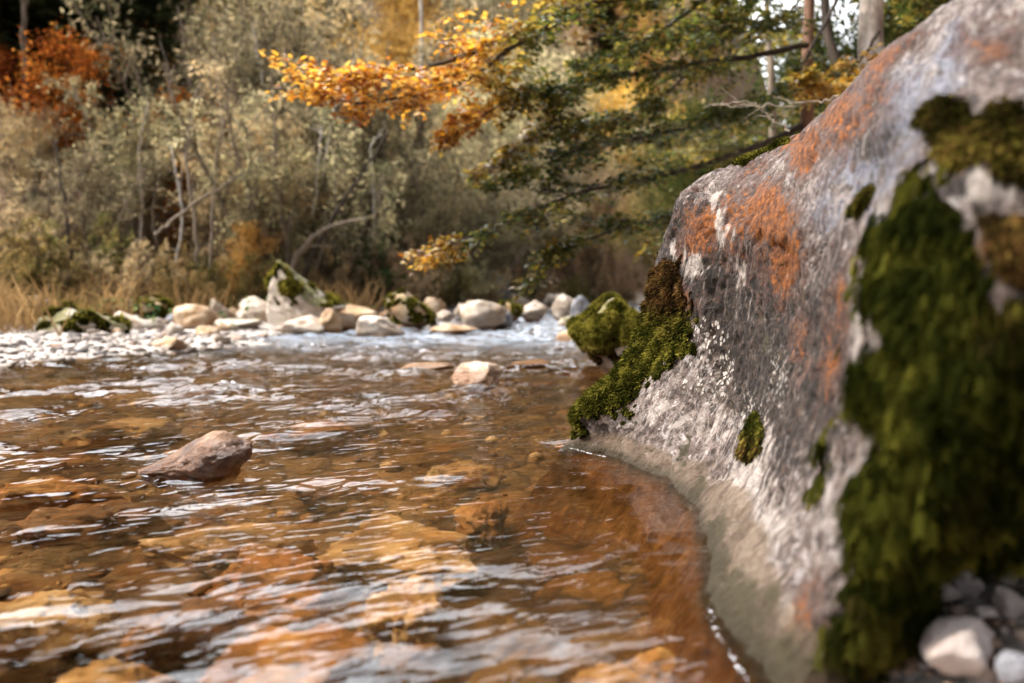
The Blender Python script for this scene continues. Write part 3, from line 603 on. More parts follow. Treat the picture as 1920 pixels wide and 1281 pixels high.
# wedge rock in the near water
def sh_wedge(V):
    V = V.copy(); t = sstep(-1.05, .55, V[:, 0]); V[:, 2] = np.where(V[:, 2] > -.35, -.35 + (V[:, 2] + .35) * (.24 + .76 * t ** 1.1), V[:, 2]); V[:, 1] *= .55 + .45 * t; return V
M['wedge'] = rock_mat('wet_brown_stone', (.05, .02, .009), (.20, .10, .045), (.36, .235, .155), (.26, .11, .025), 0, .12, .55, 3.)
rock('wedge_rock', 'wedge', 356, 893, 236, 88, 21, 'brown wedge-shaped wet rock sloping out of the shallow water at left', deep=.62, sink=.55, lod=5, shape=sh_wedge, planes=6, rough=.09, sharp=9, rz=.12)
M['pinkrock'] = rock_mat('sunlit_pink_stone', (.18, .08, .03), (.42, .29, .20), (.54, .43, .35), (.42, .20, .06), 0, .10, .4, 2.)
rock('river_rock', 'pinkrock', 898, 724, 112, 44, 32, 'small pinkish rock with dark wet foot alone in midstream', deep=.75, sink=.45, lod=5, planes=8, rough=.09)
for a in [(798, 692, 105, 10, 'ochre', 41, 'flat ochre rock barely breaking the surface left of the pinkish midstream rock'),
          (1000, 686, 90, 12, 'brownbed', 42, 'low brown rock awash between the pinkish midstream rock and the mossy block'),
          (1062, 640, 50, 20, 'ochre', 43, 'small pale rock at the left foot of the mossy block'),
          (1075, 612, 60, 26, 'limestone_moss', 44, 'dark mossy rock peeping out left of the mossy block')]:
    rock('river_rock', a[4], *a[:4], a[5], a[6], deep=.8, sink=.7, rough=.08)

# boulders along the far bank (label tells each by its look and neighbour)
def sh_peak(V):
    V = V.copy(); V[:, 2] = np.where(V[:, 2] > -.4, -.4 + (V[:, 2] + .4) * np.clip(1.25 - .62 * np.abs(V[:, 0] + .42) - .25 * (V[:, 0] > -.42) * (V[:, 0] + .42), .2, 1.2), V[:, 2]); return V
def sh_slab(V):
    V = V.copy(); V[:, 2] = np.where(V[:, 2] > 0, V[:, 2] * (.55 + .45 * sstep(.9, -.5, V[:, 0])), V[:, 2]); return V
rock('bank_boulder', 'limestone_moss', 552, 606, 182, 122, 52, 'tall peaked white boulder with moss stripes on the left bank', d=11.3, deep=.7, sink=.15, lod=5, shape=sh_peak, planes=8, moss=5000, mlen=.05,
     mossfn=lambda U, n: np.clip(2.4 * fbm(U * 2.3 + 9, 3) - .45 + .2 * U[:, 2], 0, 1) * (U[:, 2] > -.3))
BK = [
 ('limestone', 478, 600, 76, 36, 53, 11.7, 'rounded cream boulder leaning against the left foot of the peaked boulder'),
 ('limestone', 560, 627, 112, 34, 54, 10.7, 'low smooth pale slab at the waterline below the peaked boulder'),
 ('ochre', 616, 622, 44, 38, 55, 10.9, 'small ochre stone with mossy cap right of the low pale slab'),
 ('limestone_moss', 138, 648, 178, 62, 56, 8.7, 'broad white rock with green moss cushions on the gravel bar'),
 ('limestone', 245, 634, 112, 44, 57, 9.6, 'sloping cream slab right of the moss-cushioned rock on the gravel bar'),
 ('ochre', 352, 622, 90, 42, 58, 10.3, 'tan angular boulder left of the flat ledge stone'),
 ('limestone', 436, 616, 104, 18, 59, 10.7, 'long flat ledge stone at the back of the gravel bar'),
 ('limestone', 402, 598, 52, 34, 60, 11.8, 'pair-pointed pale stone behind the flat ledge stone'),
 ('ochre', 316, 663, 78, 30, 61, 8.0, 'orange lump of rock at the edge of the pebbles'),
 ('ochre', 668, 614, 100, 42, 62, 11.4, 'orange-brown cracked boulder right of the peaked boulder'),
 ('limestone', 708, 630, 88, 36, 63, 10.4, 'rounded tan boulder at the waterline in front of the cracked boulder'),
 ('ochre_moss', 764, 608, 96, 52, 64, 11.6, 'big slanting boulder with white top and brown underside'),
 ('ochre', 812, 586, 44, 24, 65, 13.6, 'small round ochre stone behind the slanting boulder'),
 ('ochre', 850, 626, 88, 16, 66, 10.6, 'flat tan rock awash below the slanting boulder'),
 ('limestone', 902, 614, 94, 42, 67, 11.6, 'pale wedge boulder with dark right end in the riffle'),
 ('grey', 938, 610, 46, 34, 68, 11.9, 'dark stone tucked under the right end of the pale wedge boulder'),
 ('ochre_moss', 958, 594, 44, 24, 69, 13.8, 'round stone capped with green moss right of the pale wedge boulder'),
 ('limestone', 1002, 592, 52, 26, 70, 14.0, 'white angular stone standing midway in the riffle'),
 ('limestone', 1056, 590, 48, 32, 71, 14.0, 'white boulder left of the dark grey rocks'),
 ('grey', 1092, 604, 68, 44, 72, 12.4, 'dark grey boulder behind the mossy block'),
 ('grey', 924, 566, 64, 48, 73, 19.5, 'bluish grey boulder far up the bank under the bushes'),
 ('limestone', 62, 594, 70, 34, 74, 11.5, 'cream boulder with shaded underside at the far left of the bank'),
 ('limestone', 18, 612, 56, 30, 75, 10.6, 'pale blocky stone at the left edge of the picture'),
 ('limestone', 92, 612, 48, 24, 76, 10.6, 'small cream stone below the cream boulder at far left'),
 ('ochre_moss', 252, 600, 110, 46, 77, 11.4, 'brown mossy boulder half buried under the dry grass'),
 ('limestone', 168, 588, 24, 16, 78, 12.0, 'small white stone on top of the mossy hump'),
 ('limestone', 282, 584, 22, 26, 79, 12.2, 'thin white stone standing by the brown mossy boulder'),
 ('limestone_moss', 150, 612, 96, 34, 80, 10.6, 'green mossy hump behind the moss-cushioned rock'),
 ('limestone', 975, 572, 44, 18, 81, 18.5, 'small white stone left of the far white shingle'),
 ('limestone', 1040, 570, 60, 16, 82, 19.0, 'low white stone at the far bend of the river'),
 ('limestone', 866, 586, 40, 14, 83, 14.2, 'small pale stone upstream of the pale wedge boulder'),
 ('limestone', 835, 600, 36, 16, 84, 12.6, 'little white stone beside the right end of the slanting boulder'),
]
for mt_, px, py, w_, h_, sd, d, lb in BK:
    base = P(px, py, d)
    rock('bank_boulder', mt_, px, py, w_ * 1.08, h_ * 1.22, sd, lb, d=d, deep=.8, sink=.4, lod=4, shape=sh_slab if sd % 3 == 0 else None, planes=10, rough=.13, sharp=45, group='boulders along the far bank',
         **(dict(moss=2500, mlen=.045, mossfn=lambda U, n: np.clip(2.2 * fbm(U * 2.1 + 5, 3) - .2 + .2 * U[:, 2], 0, 1) * (U[:, 2] > -.4)) if 'moss' in mt_ else {}))
rock('rock_outcrop', 'limestone', 1002, 288, 62, 60, 91, 'white rock face showing between the leaves high on the slope', d=27, deep=.8, sink=.5, cat='rock face', planes=10)

SMALL = {}
rs = rnd(303); nst = 0
while nst < 46:
    x_, y_ = rs.uniform(-7.5, .6), rs.uniform(8.3, 16.5); dl_ = sdist(np.array([x_]), np.array([y_]), LB)[0]
    if not (-.35 < dl_ < 1.9): continue
    k_ = nst % 6
    if k_ not in SMALL:
        V, Fs = rockshape(400 + k_, (1., .8, .62), 3, planes=12, rough=.12); SMALL[k_] = mk('bank_stone', V, Fs, M[('limestone', 'ochre', 'limestone', 'limestone_moss', 'grey', 'ochre')[k_]]); o = SMALL[k_]
    else: o = SMALL[k_].copy(); COL.objects.link(o)
    o.location = (x_, y_, Tz(x_, y_) + .03); sc_ = .14 + .26 * rs.random() ** 2; o.scale = (sc_, sc_, sc_ * (.7 + .5 * rs.random())); o.rotation_euler = (rs.uniform(-.3, .3), rs.uniform(-.3, .3), rs.random() * 6.28)
    tag(o, 'small loose stone lying among the boulders of the far bank', 'stone', 'small stones among the far bank boulders'); nst += 1
# submerged stones
SUB = [('buff', 742, 985, 290, 120, 101, .22, 'large pale amber oval stone lying under water in the middle foreground'),
 ('amber', 520, 1060, 260, 110, 102, .2, 'orange brown stone under water left of the pale oval stone'),
 ('buff', 770, 1115, 190, 120, 103, .18, 'buff stone with a sharp pale ridge under water below the pale oval stone'),
 ('amber', 912, 935, 110, 52, 104, .2, 'small amber slab under water right of the pale oval stone'),
 ('buff', 60, 1120, 240, 130, 105, .2, 'pale stone under water at the lower left edge'),
 ('amber', 560, 1215, 330, 120, 106, .16, 'wide rust coloured stone under water at the bottom edge'),
 ('brownbed', 770, 1215, 150, 90, 107, .2, 'dark brown round stone under water at the bottom centre'),
 ('buff', 200, 1240, 260, 100, 108, .17, 'tan slab under water in the bottom left corner'),
 ('brownbed', 170, 945, 260, 60, 109, .22, 'dark brown slab under water below the wedge rock'),
 ('amber', 110, 905, 240, 40, 110, .16, 'orange stone just under the surface left of the wedge rock'),
 ('buff', 430, 985, 300, 70, 111, .26, 'broad sand coloured slab under water below the wedge rock'),
 ('brownbed', 640, 885, 200, 40, 112, .25, 'brown stone under water between the wedge rock and the big boulder'),
 ('amber', 600, 790, 200, 30, 113, .22, 'amber stone under water upstream of the wedge rock'),
 ('buff', 860, 870, 160, 36, 114, .25, 'pale stone under water near the nose of the big boulder'),
 ('brownbed', 330, 1130, 200, 80, 115, .22, 'dark olive stone under water between two orange stones'),
 ('buff', 250, 790, 220, 26, 116, .24, 'tan stone under water behind the wedge rock'),
 ('buff', 1190, 1260, 240, 90, 117, .16, 'pale stone under water at the bottom right beside the big boulder')]
for mt_, px, py, w_, h_, sd, dep, lb in SUB:
    q = G(px, py, -dep * .8); w2 = w_ / F * q[1] * 1.16; l2 = abs(G(px, py - h_ / 2, -dep * .8)[1] - G(px, py + h_ / 2, -dep * .8)[1])
    V, Fs = rockshape(sd, (w2, max(l2, .12), .20), 5, planes=12, rough=.22, sharp=18, extra=[(0, 0, 1, .62)])
    o = mk('bed_stone', V, Fs, M[mt_]); o.location = (q[0], q[1], -dep - .045); tag(o, lb, 'stone', 'stones under the water')

# pebbles on the bank at the lower right
PB = [('pebble_white', 1812, 1092, 70, 74, 121, 'pale rounded cobble under the overhang of the big boulder'), ('pebble_white', 1886, 1080, 46, 44, 122, 'small white pebble near the right edge of the picture'),
 ('pebble_white', 1890, 1128, 64, 60, 123, 'white cobble at the right edge above the big pale block'), ('pebble_white', 1745, 1100, 110, 62, 124, 'flat pink-white stone beside the hanging moss'),
 ('pebble_white', 1800, 1215, 170, 120, 125, 'big pale angular block in the bottom right corner'), ('limestone', 1908, 1055, 30, 26, 126, 'tiny white pebble right of the pale rounded cobble'),
 ('grey', 1900, 1250, 90, 80, 127, 'dark shaded stone in the extreme bottom right corner'), ('pebble_white', 1850, 1150, 46, 26, 128, 'small rosy pebble between the cobbles and the big pale block')]
for mt_, px, py, w_, h_, sd, lb in PB:
    q = G(px, py, .12); d = max(q[1], 1.15); s = P(px, py, d); w2 = w_ / F * d; h2 = h_ / F * d
    V, Fs = rockshape(sd, (w2, w2 * .8, h2), 4, planes=13, rough=.14, sharp=24)
    o = mk('pebble' if w_ < 120 else 'stone_block', V, Fs, M[mt_]); o.location = s; tag(o, lb, 'stone', 'stones on the near bank')

# gravel (uncountable)
def gravel(name, pts, sizes, seed, mat, label):
    rng = rnd(seed); D, Fs = ICO[1]; acc = Acc(); n = len(pts)
    sc = sizes[:, None] * np.stack([.8 + .5 * rng.random(n), .7 + .4 * rng.random(n), .4 + .3 * rng.random(n)], 1)
    an = rng.random(n) * 6.28; c_, s_ = np.cos(an), np.sin(an)
    V = D[None] * sc[:, None] * (1 + .18 * rng.normal(size=(n, len(D), 1)))
    V = np.stack([V[..., 0] * c_[:, None] - V[..., 1] * s_[:, None], V[..., 0] * s_[:, None] + V[..., 1] * c_[:, None], V[..., 2]], -1) + pts[:, None]
    t = np.repeat(rng.random(n), len(D))
    F2 = (np.arange(n)[:, None, None] * len(D) + Fs[None]).reshape(-1, 3)
    o = mk(name, V.reshape(-1, 3), F2, mat, None, dict(tint=t)); tag(o, label, 'gravel', kind='stuff'); return o
m = NT('gravel'); t = m.attr('tint'); c = m.ramp(t, [(0, (.05, .045, .045)), (.25, (.17, .13, .105)), (.5, (.30, .245, .205)), (.85, (.46, .405, .36)), (1, (.27, .15, .075))])
c = m.mix(.4, c, m.ramp(m.noise(m.coord(), 40, 4, .6), [(.3, .5), (.7, 1.1)]), 'MULTIPLY'); zz = m.sep(m.geo('Position'), 2)
M['gravel'] = m.done(m.pbsdf(m.mix(m.mr(zz, .0, .05, .6, 0), c, (.2, .14, .08)), .7))
m = NT('near_gravel'); t = m.attr('tint'); c = m.ramp(t, [(0, (.24, .14, .085)), (.5, (.44, .29, .20)), (.8, (.56, .42, .33)), (1, (.72, .64, .59))]); M['near_gravel'] = m.done(m.pbsdf(m.mix(.4, c, m.ramp(m.noise(m.coord(), 40, 4, .6), [(.3, .5), (.7, 1.1)]), 'MULTIPLY'), .8))
rng = rnd(5); n = 26000; xx = rng.uniform(-11, 1.2, n); yy = rng.uniform(4.6, 22, n); dl = sdist(xx, yy, LB)
k = (dl > -.35) & (dl < 3.2) & ((xx < -2.9) & (yy < 9.6) | (rng.random(n) < .22)) & (rng.random(n) < np.exp(-np.clip(dl - .8, 0, 9) / 1.0)); xx, yy = xx[k], yy[k]
zz = T(xx, yy); gravel('gravel', np.stack([xx, yy, zz + .006], 1), .02 + .05 * rng.random(len(xx)) ** 3, 6, M['gravel'], 'bar of pale rounded river pebbles along the left bank')
n = 2500; xx = rng.uniform(.62, 3, n); yy = rng.uniform(.9, 3.0, n); dr = -sdist(xx, yy, RB); k = dr > -.25; xx, yy = xx[k], yy[k]
gravel('gravel', np.stack([xx, yy, T(xx, yy) + .004], 1), .006 + .020 * rng.random(len(xx)) ** 2.5, 8, M['near_gravel'], 'brown and white pebbles on the ground beneath the big boulder')

m = NT('bed_gravel'); t = m.attr('tint'); c = m.ramp(t, [(0, (.04, .018, .006)), (.3, (.14, .06, .016)), (.6, (.28, .14, .04)), (.85, (.42, .28, .13)), (1, (.55, .42, .26))])
c = m.mix(.6, c, m.ramp(m.noise(m.coord(), 30, 4, .6), [(.3, .35), (.7, 1.1)]), 'MULTIPLY'); M['bed_gravel'] = m.done(m.pbsdf(c, .8))
n = 5200; xx = rng.uniform(-4.5, .9, n); yy = 1.0 + 6.5 * rng.random(n) ** 1.5; k = (sdist(xx, yy, LB) < -.1) & (fbm(np.stack([xx, yy, 0 * xx], 1) * 1.4, 3) > -.05) & ((xx < -.25 - .3 * rng.random(n)) | (yy > 3.4)); xx, yy = xx[k], yy[k]
gravel('bed_gravel', np.stack([xx, yy, T(xx, yy) + .004], 1), .008 + .045 * rng.random(len(xx)) ** 3, 12, M['bed_gravel'], 'brown and amber pebbles strewn over the river bed')
# ------------------------------------------------------------------ grass, herbs (uncountable)
def grass():
    rng = rnd(9); n = 70000; x = rng.uniform(-16, 4, n); y = rng.uniform(7.5, 27, n); dl = sdist(x, y, LB)
    k = (dl > 1.2) & (dl < 7) & (fbm(np.stack([x, y, 0 * x], 1) * .9, 3) > -.25 + .8 * sstep(2.2, 1.0, dl)); x, y, dl = x[k], y[k], dl[k]; n = len(x)
    b = np.stack([x, y, T(x, y)], 1); patch = fbm(b * .6, 3)
    L = (.25 + .55 * rng.random(n)) * (.7 + .5 * np.clip(patch + .4, 0, 1)); d = unit(np.stack([.4 * rng.normal(size=n), .4 * rng.normal(size=n), np.ones(n)], 1)); sd = unit(np.cross(d, rng.normal(size=(n, 3)))) * .011
    p1 = b + d * L[:, None] * .6; p2 = p1 + unit(d + .6 * rng.normal(size=(n, 3)) + [0, 0, -.2]) * L[:, None] * .4
    V = np.stack([b - sd, b + sd, p1 + sd * .8, p2, p1 - sd * .8], 1).reshape(-1, 3); kk = np.arange(n)[:, None] * 5
    t = np.clip(.35 + .35 * rng.random(n) + .5 * patch, 0, 1)
    o = mk('dry_grass', V, [kk + [0, 1, 2, 4], kk + [4, 2, 3]], M['grass'], None, dict(tint=np.repeat(t, 5))); tag(o, 'tawny dry grass along the left bank', 'grass', kind='stuff')
    n = 9000; x = rng.uniform(-14, 3, n); y = rng.uniform(9, 26, n); dl = sdist(x, y, LB); k = (dl > 1.0) & (dl < 3.6) & (fbm(np.stack([x, y, 0 * x + 5], 1) * 1.1, 3) > .0); x, y = x[k], y[k]
    C_ = np.stack([x, y, T(x, y) + .05 + .28 * rng.random(len(x))], 1)
    V, Fq, t = leaves(C_, (.05 + .07 * rng.random(len(x))), rng, ax=rng.normal(size=(len(x), 3)) * [1, 1, .4], nrm=rng.normal(size=(len(x), 3)) * .6 + [0, 0, 1], aspect=.8)
    o = mk('bank_herbs', V, Fq, M['herb'], None, dict(tint=t)); tag(o, 'low green broad-leaved herbs behind the bank boulders', 'ground cover', kind='stuff')
grass()

# ------------------------------------------------------------------ trees
def stem_path(p0, dirn, L, rng, n=9, wob=.12, up=.0, droop=0.):
    p = [np.array(p0, float)]; d = unit(np.array(dirn, float)); s = L / (n - 1)
    for i in range(n - 1):
        d = unit(d + wob * rng.normal(size=3) + np.array([0, 0, up - droop * i / n])); p.append(p[-1] + d * s)
    return np.array(p)
def willow_mesh(seed, h, nst, lean, nleaf, leaf=.11, asp=.3, sidebr=9, bias=None):
    rng = rnd(seed); tr = Acc(); C_ = []; AX = []
    for i in range(nst):
        a = rng.random() * 6.28; l = lean * (.25 + .9 * rng.random()); d = np.array([cos(a) * sin(l), sin(a) * sin(l), cos(l)])
        if bias is not None: d = d + bias * rng.random()
        L = h * (.65 + .4 * rng.random()); p = stem_path((.12 * cos(a), .12 * sin(a), -.15), d, L, rng, 11, .10, .06)
        r0 = .016 * h * (.5 + .5 * rng.random()); rr = r0 * np.linspace(1, .18, 11); V, Fq = tube(p, rr, 6); tr.add(V, Fq)
        for j in range(sidebr):
            t = .22 + .75 * rng.random(); q = p[min(int(t * 10), 9)] ; tg = unit(p[min(int(t * 10) + 1, 10)] - q); b = rng.random() * 6.28
            dd = unit(tg * .8 + .75 * np.array([cos(b), sin(b), .15])); l2 = L * (.16 + .22 * rng.random()) * (1.15 - .5 * t)
            s = stem_path(q, dd, l2, rng, 6, .16, .10); V, Fq = tube(s, r0 * .35 * np.linspace(1, .25, 6), 4); tr.add(V, Fq)
            for e in range(7):
                q2 = s[1 + int(rng.random() * 4.99)]; s2 = stem_path(q2, unit(s[-1] - s[0]) + .8 * rng.normal(size=3), l2 * .45, rng, 5, .2, .0, .25)
                C_.append(s2); AX.append(np.gradient(s2, axis=0))
                if e < 3:
                    V, Fq = tube(s2, r0 * .12 * np.linspace(1, .4, 5), 3); tr.add(V, Fq)
    Ct = np.concatenate(C_); At = np.concatenate(AX); k = rng.integers(0, len(Ct), nleaf)
    Cl = Ct[k] + rng.normal(size=(nleaf, 3)) * .07 * h / 5; ax = unit(At[k]) + .7 * rng.normal(size=(nleaf, 3)) + [0, 0, -.2]
    V, Fq, t = leaves(Cl, leaf * (.7 + .6 * rng.random(nleaf)), rng, ax=ax, aspect=asp)
    cl = np.repeat(np.clip(fbm(Cl * 1.3, 3) * .5, -.4, .4), 4)
    return tr.arrays(), (V, Fq, dict(tint=np.clip(t * .7 + .15 + cl, 0, 1)))
def broad_mesh(seed, h, nleaf, leaf=.13, cw=.32, base=.3, asp=.6):
    rng = rnd(seed); tr = Acc(); p = stem_path((0, 0, -.3), (0, 0, 1), h * .92, rng, 12, .05, .03); V, Fq = tube(p, .018 * h * np.linspace(1, .12, 12), 8); tr.add(V, Fq); C_ = []
    for j in range(26):
        t = base + (1 - base) * (j + rng.random()) / 27; q = p[min(int(t * 11), 10)]; b = j * 2.4 + rng.random(); env = (.35 + .65 * math.sin(pi * min(1, (t - base) / (1 - base) * .8 + .2)))
        L = h * cw * env * (.75 + .5 * rng.random()); s = stem_path(q, (cos(b), sin(b), .55), L, rng, 7, .14, .02); V, Fq = tube(s, .006 * h * env * np.linspace(1, .2, 7), 5); tr.add(V, Fq)
        for e in range(7):
            q2 = s[1 + int(rng.random() * 5.99)]; s2 = stem_path(q2, unit(s[-1] - s[0]) + .9 * rng.normal(size=3), L * .4, rng, 5, .2); C_.append(s2)
    Ct = np.concatenate(C_); k = rng.integers(0, len(Ct), nleaf); Cl = Ct[k] + rng.normal(size=(nleaf, 3)) * .035 * h
    V, Fq, t = leaves(Cl, leaf * (.7 + .6 * rng.random(nleaf)), rng, nrm=rng.normal(size=(nleaf, 3)) + [0, 0, .8], aspect=asp)
    cl = np.repeat(np.clip(fbm(Cl * .9, 3) * .5, -.4, .4), 4)
    return tr.arrays(), (V, Fq, dict(tint=np.clip(t * .7 + .15 + cl, 0, 1)))
def conifer_mesh(seed, h, nleaf):
    rng = rnd(seed); tr = Acc(); p = np.array([[0, 0, -.3], [0.02 * h * rng.normal(), 0, h * .5], [0, 0, h]]); p = spline(p, 12); V, Fq = tube(p, .016 * h * np.linspace(1, .06, 12), 7); tr.add(V, Fq); C_ = []; A_ = []
    for j in range(90):
        t = .08 + .9 * (j + rng.random()) / 91; z = h * t; L = h * .20 * (1.05 - t) ** .8 * (.7 + .5 * rng.random()) + .15; b = j * 2.399 + rng.random() * .5
        s = stem_path((p[int(t * 11)][0], p[int(t * 11)][1], z), (cos(b), sin(b), .12), L, rng, 6, .05, 0, .16); V, Fq = tube(s, .012 * L * np.linspace(1.6, .3, 6), 4); tr.add(V, Fq)
        f = rng.random((int(nleaf / 90), 1)); i = (f[:, 0] * 4.99).astype(int); q = s[i] + (s[i + 1] - s[i]) * (f * 5 - i[:, None]); o = unit(np.cross(s[-1] - s[0], [0, 0, 1])); off = rng.normal(size=(len(q), 1)) * (.25 * L * (1 - f) + .04)
        C_.append(q + off * o + [0, 0, -1] * np.abs(off) * .35); A_.append(unit(s[-1] - s[0]) + np.sign(off) * o * .8 + .2 * rng.normal(size=(len(q), 3)) + [0, 0, -.2])
    Cl = np.concatenate(C_); ax = np.concatenate(A_); V, Fq, t = leaves(Cl, .26 * h / 9 * (.7 + .6 * rng.random(len(Cl))), rng, ax=ax, nrm=rng.normal(size=Cl.shape) * .5 + [0, 0, 1], aspect=.35)
    return tr.arrays(), (V, Fq, dict(tint=t))
PROTO = {}
def proto(kind, i):
    if (kind, i) in PROTO: return PROTO[kind, i]
    if kind == 'willow': r = willow_mesh(200 + i, 5.0, 12, .60, 12500)
    elif kind == 'bush': r = willow_mesh(230 + i, 2.0, 14, .95, 8000, .075, .34, 6)
    elif kind == 'broad': r = broad_mesh(260 + i, 9.0, 15000)
    elif kind == 'sapling': r = broad_mesh(290 + i, 5.0, 5200, .11, .30, .18)
    elif kind == 'conifer': r = conifer_mesh(320 + i, 11.0, 17000)
    (tv, tf, _), (lv, lf, la) = r
    PROTO[kind, i] = (tv, tf, lv, lf, la); return PROTO[kind, i]
MESH = {}
def tree(kind, i, mat, bark, x, y, sc, rz, name, label, cat, group, lean=(0, 0), sz=None):
    tv, tf, lv, lf, la = proto(kind, i); e = empty(name, (x, y, Tz(x, y)), rz, sc if sz is None else (sc, sc, sz)); e.rotation_euler = (lean[0], lean[1], rz); tag(e, label, cat, group)
    if (kind, i, mat, bark) not in MESH:
        a = mk('trunk', tv, tf, M[bark], e); b = mk('crown', lv, lf, M[mat], e, la, smooth=False); MESH[kind, i, mat, bark] = (a.data, b.data)
    else:
        a, b = MESH[kind, i, mat, bark]; link('trunk', a, e); link('crown', b, e)
    return e
def at(px, d): return ((px - W2) / F * d, d)
rng = rnd(77)
# willows on the left bank: (px, depth, scale, mesh, material, label)
WIL = [
 (560, 15.2, 1.00, 0, 'willow', 'pale grey-green willow with dark leaning stems behind the peaked boulder'),
 (650, 17.5, 1.35, 1, 'willow', 'tall silvery willow rising behind the leaning dark stems'),
 (790, 18.5, 1.05, 2, 'willow', 'rounded pale willow below the hanging orange leaves'),
 (905, 20.0, 0.95, 0, 'willow', 'loose tan-green willow above the pale wedge boulder'),
 (446, 15.0, .82, 1, 'tan', 'thin tan willow with pale upright stems left of the peaked boulder'),
 (505, 18.0, 1.40, 2, 'willow', 'tall olive-tan willow behind the pale upright stems'),
 (720, 23.0, 1.65, 0, 'tan', 'high straw coloured willow at the top centre of the slope'),
 (540, 22.5, 1.70, 1, 'tan', 'high tan willow at the top of the picture left of centre'),
 (1010, 24.5, 1.05, 2, 'willow', 'grey-green willow at the far bend of the river'),
 (1090, 27.0, 1.10, 1, 'tan', 'straw coloured willow beyond the far bend'),
 (170, 14.2, 0.50, 2, 'willow', 'low grey-green willow bush at left with a bent dark stem'),
 (60, 15.5, 0.50, 0, 'tan', 'low straw coloured willow bush at the left edge'),
 (265, 16.0, 0.62, 1, 'willow', 'olive willow bush in front of the dark conifers'),
 (850, 25.0, 1.50, 1, 'willow', 'tall pale willow far back under the orange branch tips'),
]
for px, d, sc, i, mt_, lb in WIL:
    x, y = at(px, d); tree('willow', i, mt_, 'bark', x, y, sc, rng.random() * 6.28, 'willow_tree', lb, 'willow', 'willows along the left bank')
BUS = [(20, 12.6), (90, 12.4), (150, 12.8), (225, 12.6), (300, 13.2), (345, 12.6), (430, 13.4), (500, 14.2), (620, 14.6), (690, 15.4), (745, 15.2), (800, 17.0), (850, 17.8), (905, 18.6), (960, 21.5), (1010, 22.5), (1060, 24), (1110, 25.5), (1150, 25.0), (-40, 13.2), (580, 17), (880, 22)]
for i, (px, d) in enumerate(BUS):
    x, y = at(px, d); mt_ = ('tan', 'olive', 'willow', 'tan', 'herb')[i % 5] if px > 480 else ('tan', 'grass', 'olive', 'tan')[i % 4]
    tree('bush', i % 3, mt_, 'darkbark', x, y, .55 + .35 * rng.random(), rng.random() * 6.28, 'shrub', 'knee-high blurred shrub in the row behind the bank boulders', 'shrub', 'shrubs in the row behind the bank boulders')
RUS = [(115, 16.2, .70, 0, 'rust', 'small tree with bright rust-orange leaves against the dark conifers'), (372, 16.6, .80, 1, 'rust', 'slender rust-leaved tree left of the tall pale willows'), (25, 16.8, .42, 1, 'rust', 'dull orange sapling at the left edge under the conifers'), (455, 13.6, .34, 0, 'gold', 'tiny golden sapling beside the pale upright stems'), (250, 20.5, .9, 2, 'gold', 'ochre-leaved sapling among the dark conifers')]
for px, d, sc, i, mt_, lb in RUS:
    x, y = at(px, d); tree('sapling', i, mt_, 'darkbark', x, y, sc, rng.random() * 6.28, 'autumn_tree', lb, 'tree', 'small autumn trees on the left bank')
CON = [(10, 18.2, .80), (125, 19.2, .95), (212, 18.6, .85), (262, 21, .9), (-70, 18, .9), (70, 21.5, 1.0), (170, 22.5, 1.1), (60, 33, 1.2), (150, 36, 1.3), (300, 34, .9), (-120, 30, 1.2), (330, 26, .45), (640, 44, 1.0), (900, 52, 1.0), (600, 55, 1.1), (1130, 50, .9)]
for i, (px, d, sc) in enumerate(CON):
    x, y = at(px, d); lb = 'dark green conifer in the shadowed stand at the top left' if px < 400 else 'dark conifer standing among the autumn trees high on the slope'
    tree('conifer', i % 2, 'dark', 'darkbark', x, y, sc, rng.random() * 6.28, 'conifer_tree', lb, 'conifer', 'dark conifers at the top left' if px < 400 else 'dark conifers high on the slope')
# wooded slope behind
k = 0
HM = ['tan', 'olive', 'gold', 'tan', 'willow', 'olive', 'gold']
for d in (29, 35, 42, 49, 56):
    for px in np.arange(-150, 1420, 225 if d < 50 else 165):
        if px < 360 and d < 40: continue
        p_ = px + rng.uniform(-60, 60); dd = d + rng.uniform(-2.5, 2.5); x, y = at(p_, dd)
        if sdist(np.array([x]), np.array([y]), LB)[0] < 3: continue
        if x / y > .25 and d > 30: continue
        mt_ = HM[(k * 5 + int(d)) % 7]; k += 1
        if px < 300: mt_ = 'deep'
        tree('broad', k % 3, mt_, 'bark', x, y, .75 + .4 * rng.random(), rng.random() * 6.28, 'hillside_tree', 'blurred autumn broadleaf tree on the wooded slope across the river', 'tree', 'autumn trees on the wooded slope across the river')

# bare stems that stand out on the left bank
def pole(name, pts, r0, r1, mat, label, cat='tree', twigs=0, seed=1):
    rng_ = rnd(seed); p = spline(np.array([P(*q) for q in pts]), 26); p = p + .012 * rng_.normal(size=p.shape); e = empty(name, p[0]); tag(e, label, cat)
    V, Fq = tube(p - p[0], np.linspace(r0, r1, 26), 7); o = mk('trunk', V, Fq, M[mat], e)
    for k in range(twigs):
        i = int(8 + 16 * rng_.random()); tg = p[min(i + 2, 25)] - p[i]; s = stem_path(p[i] - p[0], unit(tg) + .7 * rng_.normal(size=3) + [0, 0, .3], np.linalg.norm(p[-1] - p[0]) * (.12 + .2 * rng_.random()), rng_, 7, .12)
        V, Fq = tube(s, np.linspace(r1 * 1.0, r1 * .3, 7), 5); mk('limb', V, Fq, M[mat], e)
    return e
pole('bare_sapling', [(372, 500, 13.4), (365, 420, 13.4), (352, 300, 13.5), (362, 200, 13.6), (392, 110, 13.7)], .035, .012, 'bark', 'bent pale stem rising left of the tall willows', twigs=3, seed=3)
pole('bare_sapling', [(395, 505, 13.8), (400, 380, 13.8), (412, 260, 13.9), (436, 150, 14)], .03, .01, 'bark', 'straight thin pale stem beside the bent one', twigs=3, seed=4)
